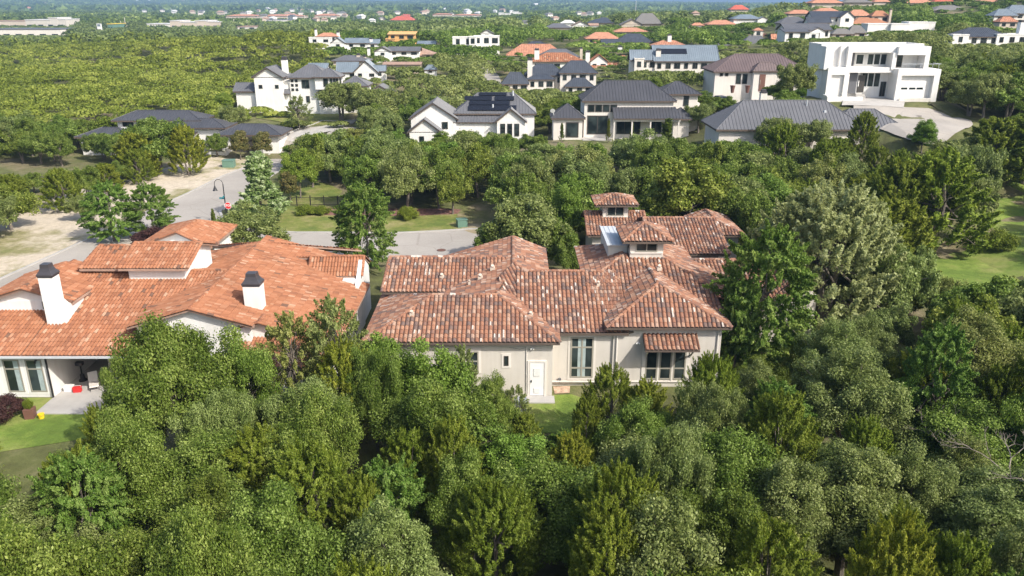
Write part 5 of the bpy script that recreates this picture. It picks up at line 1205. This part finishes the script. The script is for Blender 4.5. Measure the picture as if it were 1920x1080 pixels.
commercial('far pink and white apartment row right of the red hall', 811, 846, 34, 5, 'wall_tan', 'roof_clay', rise=2)
commercial('far blue and clay shop row right of the pink apartments', 848, 902, 34, 4, 'wall_cream', 'roof_clay', rise=2)
commercial('far white office block group near the centre horizon', 935, 958, 31, 5, 'wall_white', 'roof_white', ((0, .4, 1), (.45, 1, .8)))
commercial('small white buildings at the foot of the hills right of centre', 962, 980, 29, 5, 'wall_white', 'roof_white', ((0, .6, 1), (.6, 1, .7)))
g, D = far_at(187, 58); r = empty('store_sign', g, 0, 'tall white store sign pillar at the far commercial strip', 'sign'); u = D / F
b = MB(); b.box(-4 * u, 4 * u, 0, 1.5, 0, 13 * u); b.build('panel', M['white'], r); b = MB(); b.box(-3 * u, 3 * u, -.1, -.01, 8 * u, 12 * u); b.build('sign_face', M['roof_blue'], r); PROT.append((182, 44, 192, 58, g[1] - 1))
PP = [(160, 52, 12), (196, 52, 12), (228, 54, 14), (236, 52, 18), (241, 53, 12), (300, 50, 9), (422, 53, 12), (431, 52, 14), (440, 53, 16), (449, 52, 13), (465, 54, 16), (540, 44, 14), (556, 42, 12), (572, 44, 15), (583, 46, 12), (612, 42, 10), (651, 42, 14), (664, 42, 11), (776, 36, 10)]
me0 = None
for i, (px, base, hp) in enumerate(PP):
    g, D = far_at(px, base)
    if me0 is None:
        b = MB(); b.tube([(0, 0, 0), (0, 0, 1)], .025, 5); b.box(-.06, .06, -.015, .015, .93, .96); me0 = b.mesh('light_pole', M['wall_grey'])
    o = link(bpy.data.objects.new('light_pole', me0)); o.location = g; o.scale = (hp * D / F,) * 3
    tag(o, 'thin pale light pole sticking up from the far commercial strip', 'pole', 'light poles along the far commercial strip')
g = at(1005, 19, D=3400); r = empty('water_tower', g, 0, 'pale blue water tower far away before the right hand hills', 'water tower')
b = MB(); b.tube([(0, 0, -30), (0, 0, 8)], 4, 10); b.build('column', M['roof_blue'], r); b = MB(); b.tube([(0, 0, 8), (0, 0, 14), (0, 0, 24), (0, 0, 28)], [6, 12, 12, 7], 16); b.build('tank', M['wall_white'], r)
g = at(1192, 16, D=1500); r = empty('radio_mast', (g[0], g[1], g[2] - 4), 0, 'thin tall mast on the horizon right of centre', 'mast')
b = MB(); b.tube([(0, 0, 0), (0, 0, 26)], [.5, .2], 5); b.build('pole', M['wall_white'], r)
# scattered far houses: one mesh each, too small to show their parts
sm = []
for wl, rf in (('wall_white', 'roof_grey'), ('wall_cream', 'roof_clay'), ('wall_tan', 'roof_tan'), ('wall_white', 'roof_white'), ('wall_cream', 'roof_shingle')):
    b = MB(); b.box(-7, 7, -5, 5, -6, 4.6); n0 = len(b.f); b.frustum(-8, 8, -6, 6, 4.62, 8.2, .35); mm = b.mesh('house', M[wl]); mm.materials.append(M[rf])
    for i in range(n0, len(b.f)): mm.polygons[i].material_index = 1
    sm.append(mm)
hr = random.Random(21)
zones = [(480, 620, 9, 27, 44, 'tiny house in the suburb on the left hill flank', 'tiny houses of the suburb on the left hill flank'), (0, 480, 4, 13, 16, 'tiny pale house on the blue hills at the left', 'tiny pale houses on the blue hills at the left'),
         (270, 480, 16, 36, 40, 'small house in the wooded suburb beyond the commercial strip', 'small houses in the wooded suburb beyond the commercial strip'), (0, 120, 18, 22, 8, 'red roofed house in the woods behind the commercial strip', 'red roofed houses in the woods behind the commercial strip'),
         (480, 720, 28, 46, 40, 'small house or shop around the far clay apartment roofs', 'small houses and shops around the far clay apartment roofs'), (720, 960, 22, 34, 22, 'tiny house around the far red hall', 'tiny houses around the far red hall'),
         (960, 1440, 8, 20, 46, 'tiny house on the flats under the right hand hills', 'tiny houses on the flats under the right hand hills'), (840, 1130, 24, 60, 16, 'small house half hidden in the woods above the centre', 'small houses half hidden in the woods above the centre')]
for x0, x1, y0, y1, n, lb, gr in zones:
    for i in range(int(n * .62)):
        px, py = hr.uniform(x0, x1), hr.uniform(y0, y1); d = ray(px, py)
        ts = np.geomspace(300, 9500, 500); zz = CAMH + d[2] * ts - terr(d[0] * ts, d[1] * ts); k = int(np.argmax(zz < 0)) if (zz < 0).any() else 0
        if k == 0: continue
        t = ts[k]; x, y = d[0] * t, d[1] * t; z = tz(x, y)
        o = link(bpy.data.objects.new('house', sm[1] if 'red roofed' in lb else hr.choice((sm[0], sm[2], sm[2], sm[3], sm[4], sm[4])))); s_ = (.55 + t / 6500) * hr.uniform(.75, 1.2)
        o.location = (x, y, z + min(5, .0025 * t)); o.scale = (s_, s_, s_ * (.9 + .25 * (t > 2500))); o.rotation_euler = (0, 0, hr.uniform(-.7, .7))
        tag(o, lb, 'house', gr)
        if t < 2600: HB.append((x - 9 * s_, x + 9 * s_, y - 8 * s_, y + 8 * s_)); PROT.append((px - 3, Q(x, y, z + 8 * s_)[1], px + 3, py - 1, y - 3))
# ---- a parked car before the brown roofed house
g = at(1355, 177, D=140)
r = empty('parked_car', (g[0], g[1], g[2]), .25, 'dark grey car parked nose out before the brown roofed house', 'car')
def prof(pts, x0, x1): b = MB(); b.prism([(x0, y, z) for y, z in pts], (x1 - x0, 0, 0)); return b
prof([(-2.2, .35), (-2.25, .7), (-1.9, .95), (2.2, 1.0), (2.25, .4)], -.9, .9).build('body', M['roof_navy'], r, bevel=.08)
prof([(-1.0, .98), (-.3, 1.5), (1.5, 1.52), (2.1, 1.02)], -.76, .76).build('cabin', M['glass'], r, bevel=.08)
prof([(-.3, 1.51), (-.25, 1.56), (1.45, 1.58), (1.5, 1.53)], -.7, .7).build('roof_panel', M['roof_navy'], r)
for x in (-.9, .72):
    for y in (-1.45, 1.4): w = MB(); w.tube([(x, y, .34), (x + .18, y, .34)], .34, 14); wo = w.build('wheel', M['black'], r); w = MB(); w.tube([(x - .01, y, .34), (x + .19, y, .34)], .2, 10); w.build('rim', M['membrane'], wo)
for x in (-.78, .48): w = MB(); w.box(x, x + .3, -2.27, -2.2, .62, .78); w.build('headlight', M['white'], r)
pc = at(1355, 182, D=140); drive2 = [(pc[0] - 6, pc[1] - 3), (pc[0] + 10, pc[1] - 3), (pc[0] + 10, pc[1] + 7), (pc[0] - 6, pc[1] + 7)]
sheet('driveway', drive2, M['concrete'], .15); EXC.append(drive2); r.location.z = tz(r.location.x, r.location.y) + .15; PROT.append((1345, 163, 1366, 180, 138))
for px_, nm in ((1373, 'left one of two reddish pots flanking the pale bench by the brown roofed house'), (1401, 'right one of two reddish pots flanking the pale bench by the brown roofed house')):
    g = at(px_, 172, D=143); o = empty('flower_pot', g, 0, nm, 'pot'); b = MB(); b.tube([(0, 0, -.2), (0, 0, 1.0)], [.25, .45], 10); b.build('pot', M['brown'], o); b = MB(); b.tube([(0, 0, 1.0), (0, 0, 1.1)], [.5, .5], 10); b.build('rim', M['brown'], o)

# ---------------------------------------------------------------- woods
# no crown may hide what the photograph shows clear: (x0, y0, x1, y1, depth behind which trees are free)
sky1 = [(-40, 785), (10, 800), (30, 840), (128, 840), (150, 800), (180, 730), (205, 695), (235, 662), (250, 628), (340, 603), (430, 612), (475, 650), (530, 640), (600, 600), (690, 640), (750, 645), (830, 655), (895, 700), (960, 748), (990, 775),
        (1005, 815), (1085, 812), (1100, 735), (1150, 700), (1240, 705), (1290, 680), (1350, 680), (1400, 660), (1500, 600), (1560, 575), (1640, 560), (1720, 545), (1800, 520), (2000, 520)]
for i in range(-2, 97):
    x = i * 20 + 10; PROT.append((x - 10, -50, x + 10, float(np.interp(x, [a for a, _ in sky1], [b for _, b in sky1])), 53.5))
sky2 = [(-40, 330), (60, 320), (200, 300), (240, 236), (300, 228), (390, 245), (400, 318), (440, 320), (520, 300), (530, 240), (560, 238), (600, 250), (680, 238), (720, 208), (760, 222), (820, 268), (860, 238), (900, 245), (960, 240), (1000, 203), (1020, 212), (1040, 268),
        (1130, 268), (1200, 262), (1260, 232), (1310, 262), (1330, 240), (1400, 212), (1480, 202), (1530, 220), (1600, 240), (1640, 262), (1690, 275), (1760, 280), (1800, 262), (1830, 240), (1860, 215), (2000, 190)]
for i in range(-2, 97):
    x = i * 20 + 10; PROT.append((x - 10, -50, x + 10, float(np.interp(x, [a for a, _ in sky2], [b for _, b in sky2])), 118 if x > 1330 else 127))
PROT += [(0, 440, 140, 520, 80), (140, 300, 440, 400, 95), (300, 300, 530, 400, 135), (540, 395, 880, 500, 100), (430, 440, 890, 480, 88), (1090, 350, 1380, 480, 75), (895, 445, 1120, 520, 70), (1100, 335, 1205, 388, 88), (1300, 470, 1500, 560, 60),
         (690, 480, 740, 560, 70), (1850, 345, 1960, 470, 110), (1730, 410, 1960, 520, 78), (1500, 500, 1560, 580, 50), (640, 215, 670, 240, 150), (480, 205, 560, 232, 158)]
PROT.append((1742, 770, 1810, 822, at(1775, 800, z=3.6)[1] - .5)); EXC.append([(at(1775, 800, z=3.6)[0] + a, at(1775, 800, z=3.6)[1] + b_) for a, b_ in ((-2, -2), (2, -2), (2, 2), (-2, 2))])
PR = np.array(PROT, float)
def allowed(x, y, z, H, Wd):
    """tallest height that hides nothing protected"""
    cx, cy, D = Q(x, y, z); hw = Wd * .42 * F / D
    m = (PR[:, 4] > y) & (PR[:, 0] < cx + hw) & (PR[:, 2] > cx - hw)
    if not m.any(): return H
    for k_ in range(16):
        h = H * (1 - .05 * k_)
        top = Q(x, y, z + h)[1]; bot = cy
        if not (m & (PR[:, 1] < bot - 2) & (PR[:, 3] > top)).any(): return h
    return 0
def inside(x, y, poly):
    c = False; n = len(poly)
    for i in range(n):
        x1, y1 = poly[i][0], poly[i][1]; x2, y2 = poly[i - 1][0], poly[i - 1][1]
        if (y1 > y) != (y2 > y) and x < (x2 - x1) * (y - y1) / (y2 - y1) + x1: c = not c
    return c
HOUSES = [(-46, -11, 45, 78), (-10.5, 15.5, 46.5, 60), (-10.5, 22.5, 55, 66.5), (7, 22.5, 66, 81)] + HB
def blocked(x, y, pad):
    for a, b_, c, d in HOUSES:
        if a - pad < x < b_ + pad and c - pad < y < d + pad: return True
    return any(inside(x, y, p) for p in EXC)
rg = random.Random(31)
def visible(x, y, z):
    px, py, D = Q(x, y, z + 4); return -150 < px < 2090 and py < 1250
GAP = .44
def fill(y0, y1, sp, fn, lim):
    """scatter woodland between two distances"""
    n = 0; y = y0
    while y < y1:
        xm = .76 * y + 12; x = -xm
        while x < xm:
            X = x + rg.uniform(-.42, .42) * sp; Y = y + rg.uniform(-.42, .42) * sp; x += sp
            z = tz(X, Y)
            if not visible(X, Y, z) or blocked(X, Y, 1.2): continue
            r = fn(X, Y, z)
            if r is None: continue
            k, H, Wd, label, group = r
            if any((X - a) ** 2 + (Y - b_) ** 2 < (GAP * (c + Wd / 2)) ** 2 for a, b_, c in PLACED): continue
            h = allowed(X, Y, z, H, Wd)
            if h < 2.0: continue
            if h < H: Wd *= max(.6, h / H)
            tree(k, X, Y, h, Wd, label, group); n += 1
            if n >= lim: return n
        y += sp
    return n
def near(X, Y, z):
    px = Q(X, Y, z + 3)[0]; q = rg.random()
    if px < 560: k = 'oak' if q < .56 else 'cedar' if q < .72 else 'greynear' if q < .84 else 'elm' if q < .90 else 'dark'
    elif px < 900: k = 'cedar' if q < .45 else 'oak' if q < .7 else 'greynear' if q < .88 else 'elm'
    elif px < 1300: k = 'cedar' if q < .38 else 'oak' if q < .65 else 'elm' if q < .72 else 'greynear' if q < .93 else 'bright'
    else: k = 'greynear' if q < .34 else 'cedar' if q < .60 else 'oak' if q < .80 else 'dark' if q < .88 else 'elm'
    H = {'cedar': 6.8, 'oak': 7.4, 'greynear': 6.6, 'elm': 7.6, 'dark': 7.2, 'bright': 6.2}[k] * rg.uniform(.7, 1.15)
    Wd = {'cedar': 4.6, 'oak': 6.6, 'greynear': 6.0, 'elm': 5.0, 'dark': 6.2, 'bright': 4.6}[k] * rg.uniform(.6, 1.15)
    side = 'left' if px < 640 else 'middle' if px < 1280 else 'right'
    w = {'cedar': 'yellow green cedar', 'oak': 'dense green oak', 'greynear': 'grey green oak', 'elm': 'feathery elm', 'dark': 'dark green oak', 'bright': 'bright green tree'}[k]
    return k, H, Wd, '%s in the %s of the unbroken wood across the foreground' % (w, side), '%ss in the %s foreground wood' % (w, side)
n1 = fill(14, 50, 2.9, near, 280)
def mid(X, Y, z):
    px = Q(X, Y, z + 3)[0]; q = rg.random()
    if X < -35 and Y < 160:
        k = 'cedarmid' if q < .5 else 'oakmid' if q < .85 else 'grey'; pl = 'wood left of the stony verge'
        H, Wd = rg.uniform(4.6, 6.4), rg.uniform(4.5, 6.2)
    elif px < 900:
        k = 'oakmid' if q < .55 else 'grey' if q < .9 else 'bright'; pl = 'oak wood behind the mulch bed'; H, Wd = rg.uniform(6, 8), rg.uniform(5.5, 8)
    elif px < 1440:
        k = 'grey' if q < .45 else 'oakmid' if q < .85 else 'bright'; pl = 'wooded slope behind the mottled roof'; H, Wd = rg.uniform(6, 8), rg.uniform(5.5, 8)
    else:
        k = 'cedarmid' if q < .4 else 'grey' if q < .75 else 'oakmid'; pl = 'wooded slope at the right around the lawn'; H, Wd = rg.uniform(5.5, 8), rg.uniform(5, 7.5)
    w = {'cedarmid': 'cedar', 'oakmid': 'green oak', 'grey': 'grey green oak', 'bright': 'bright green tree'}[k]
    return k, H, Wd, '%s in the %s' % (w, pl), '%ss in the %s' % (w, pl)
n2 = fill(50, 84, 4.2, mid, 140)
n3 = fill(84, 118, 4.8, mid, 240)
def far(X, Y, z):
    q = rg.random(); px = Q(X, Y, z + 3)[0]
    k = 'oakmid' if q < .5 else 'grey' if q < .75 else 'cedarmid' if q < .93 else 'bright'
    pl = 'scrub wood on the left plain' if px < 440 else 'trees among the dark roofed houses' if px < 1330 else 'trees around the white modern house'
    w = {'cedarmid': 'cedar', 'oakmid': 'green oak', 'grey': 'grey green oak', 'bright': 'bright green tree'}[k]
    return k, rg.uniform(4.2, 6.8), rg.uniform(5, 7.5), '%s in the %s' % (w, pl), '%ss in the %s' % (w, pl)
n4 = fill(118, 150, 5.4, far, 260)
print('trees', n1, n2, n3, n4)
# farther than that the wood reads as one mass
rn = np.random.default_rng(5)
def mass(name, r0, r1, sp, faces, wd, ht, ls, label, mat, flat=.75, jit=.45, zone=None):
    nxs = np.arange(-.76 * r1 - 20, .76 * r1 + 20, sp); nys = np.arange(r0, r1, sp)
    X, Y = np.meshgrid(nxs, nys); X = X.ravel(); Y = Y.ravel()
    X = X + rn.uniform(-jit, jit, len(X)) * sp; Y = Y + rn.uniform(-jit, jit, len(Y)) * sp
    Zg = terr(X, Y)
    px = 960 + F * X / (Y * CP - (Zg - CAMH) * SP)
    k = (np.abs(X) < .74 * Y + 14); X, Y, Zg, px = X[k], Y[k], Zg[k], px[k]
    sc_ = rn.uniform(.7, 1.25, len(X)); H = ht * sc_; Wd = wd * rn.uniform(.8, 1.2, len(X)) * sc_
    plain_ = (px < 470) & (Y < 420); H = np.where(plain_, H * .66, H); Wd = np.where(plain_, Wd * 1.3, Wd)
    ok = np.ones(len(X), bool)
    for a, b_, c, d in HOUSES: ok &= ~((X > a - 2.2) & (X < b_ + 2.2) & (Y > c - 2.2) & (Y < d + 2.2))
    for p in EXC:
        xs_ = [q[0] for q in p]; ys_ = [q[1] for q in p]
        for i in np.nonzero(ok & (X > min(xs_)) & (X < max(xs_)) & (Y > min(ys_)) & (Y < max(ys_)))[0]:
            if inside(X[i], Y[i], p): ok[i] = False
    D = Y * CP - (Zg - CAMH) * SP; hw = Wd * .42 * F / D
    bot = 540 - F * (Y * SP + (Zg - CAMH) * CP) / D
    for it in range(8):
        D2 = Y * CP - (Zg + H - CAMH) * SP; top = 540 - F * (Y * SP + (Zg + H - CAMH) * CP) / D2
        hid = np.zeros(len(X), bool)
        for a, b_, c, d, dep in PR:
            hid |= (Y < dep) & (px + hw > a) & (px - hw < c) & (bot - 1 > b_) & (top < d)
        H = np.where(hid, H * .80, H)
    H = np.where(hid, 1.3, H); Wd = np.where(hid, Wd * .55, Wd)
    X, Y, Zg, H, Wd = X[ok], Y[ok], Zg[ok], H[ok], Wd[ok]; n = len(X)
    ci = np.repeat(np.arange(n), faces); m = len(ci)
    nb = 7; bd = unit(rn.normal(size=(n, nb, 3))); bd[:, :, 2] = np.abs(bd[:, :, 2]) * 1.1 - .1
    bi = rn.integers(0, nb, m); c = bd[ci, bi] * .58
    u = unit(rn.normal(size=(m, 3))); u[:, 2] = np.abs(u[:, 2]) * 1.1 - .25
    P = c + u * .46 * (.75 + .25 * rn.random(m))[:, None]
    P = P * np.stack([Wd[ci] / 2, Wd[ci] / 2, H[ci] * .48], 1); P[:, 0] += X[ci]; P[:, 1] += Y[ci]; P[:, 2] += Zg[ci] + H[ci] * .5
    Nn = u + rn.normal(size=(m, 3)) * .4 + np.array([0, 0, .3])
    tone = rn.normal(0, .17, n) + .10 * np.sin(X / 31 + Y / 47) + (.16 if r0 > 400 else .05) * np.sin(X / 120 + 1 + np.sin(Y / 160)) * np.sin(Y / 210) - .06
    t = np.clip(.48 + tone[ci] + rn.normal(0, .15, m), 0, 1)
    V = leafquads(P, Nn, ls, .75, rng=rn)
    left_ = (X < -.20 * Y - 8) & (Y < 430); lf = left_[ci]
    if left_.any():
        V4 = V.reshape(-1, 4, 3); o2 = link(bpy.data.objects.new('scrub_wood', quadmesh('scrub_wood', V4[lf].reshape(-1, 3), int(lf.sum()), M['leaf_scrub'], t[lf])))
        tag(o2, 'low yellow green scrub wood spreading over the left plain', 'scrub', None, 'stuff'); V = V4[~lf].reshape(-1, 3); t = t[~lf]; m = int((~lf).sum())
    o = link(bpy.data.objects.new(name, quadmesh(name, V, m, M[mat], t))); tag(o, label, 'trees', None, 'stuff'); return n
a1 = mass('distant_woods', 150, 235, 5.2, 620, 6.6, 5.8, .235, 'leafy woods between and beyond the nearer villas', 'leaf_grey')
a2 = mass('distant_woods', 235, 420, 6.3, 300, 7.6, 5.8, .37, 'continuous woods on the middle distance plain and slopes', 'leaf_oak')
a3 = mass('distant_woods', 420, 900, 9, 90, 11, 7.5, .85, 'far woods reaching to the commercial strip', 'leaf_grey')
a4 = mass('distant_woods', 900, 2400, 20, 22, 24, 9, 3.0, 'hazy far woods below the hills', 'leaf_oak')
a5 = mass('distant_woods', 2400, 7500, 60, 12, 75, 14, 12.0, 'blue green tree cover on the hazy hills', 'leaf_oak')
print('mass', a1, a2, a3, a4, a5)
# ---------------------------------------------------------------- the air
b = MB(); b.box(-11500, 11500, -1300, 11200, -40, 260)
hz, hnt, hp = newmat('haze_air'); hnt.nodes.remove(hp)
vp = hnt.nodes.new('ShaderNodeVolumePrincipled'); vp.inputs['Color'].default_value = (.33, .52, .80, 1); vp.inputs['Density'].default_value = HAZE; vp.inputs['Anisotropy'].default_value = 0.0
hnt.links.new(vp.outputs[0], hnt.nodes['Material Output'].inputs['Volume'])
o = b.build('haze', hz); tag(o, 'thin blue summer haze over the far hills', 'haze', None, 'stuff')
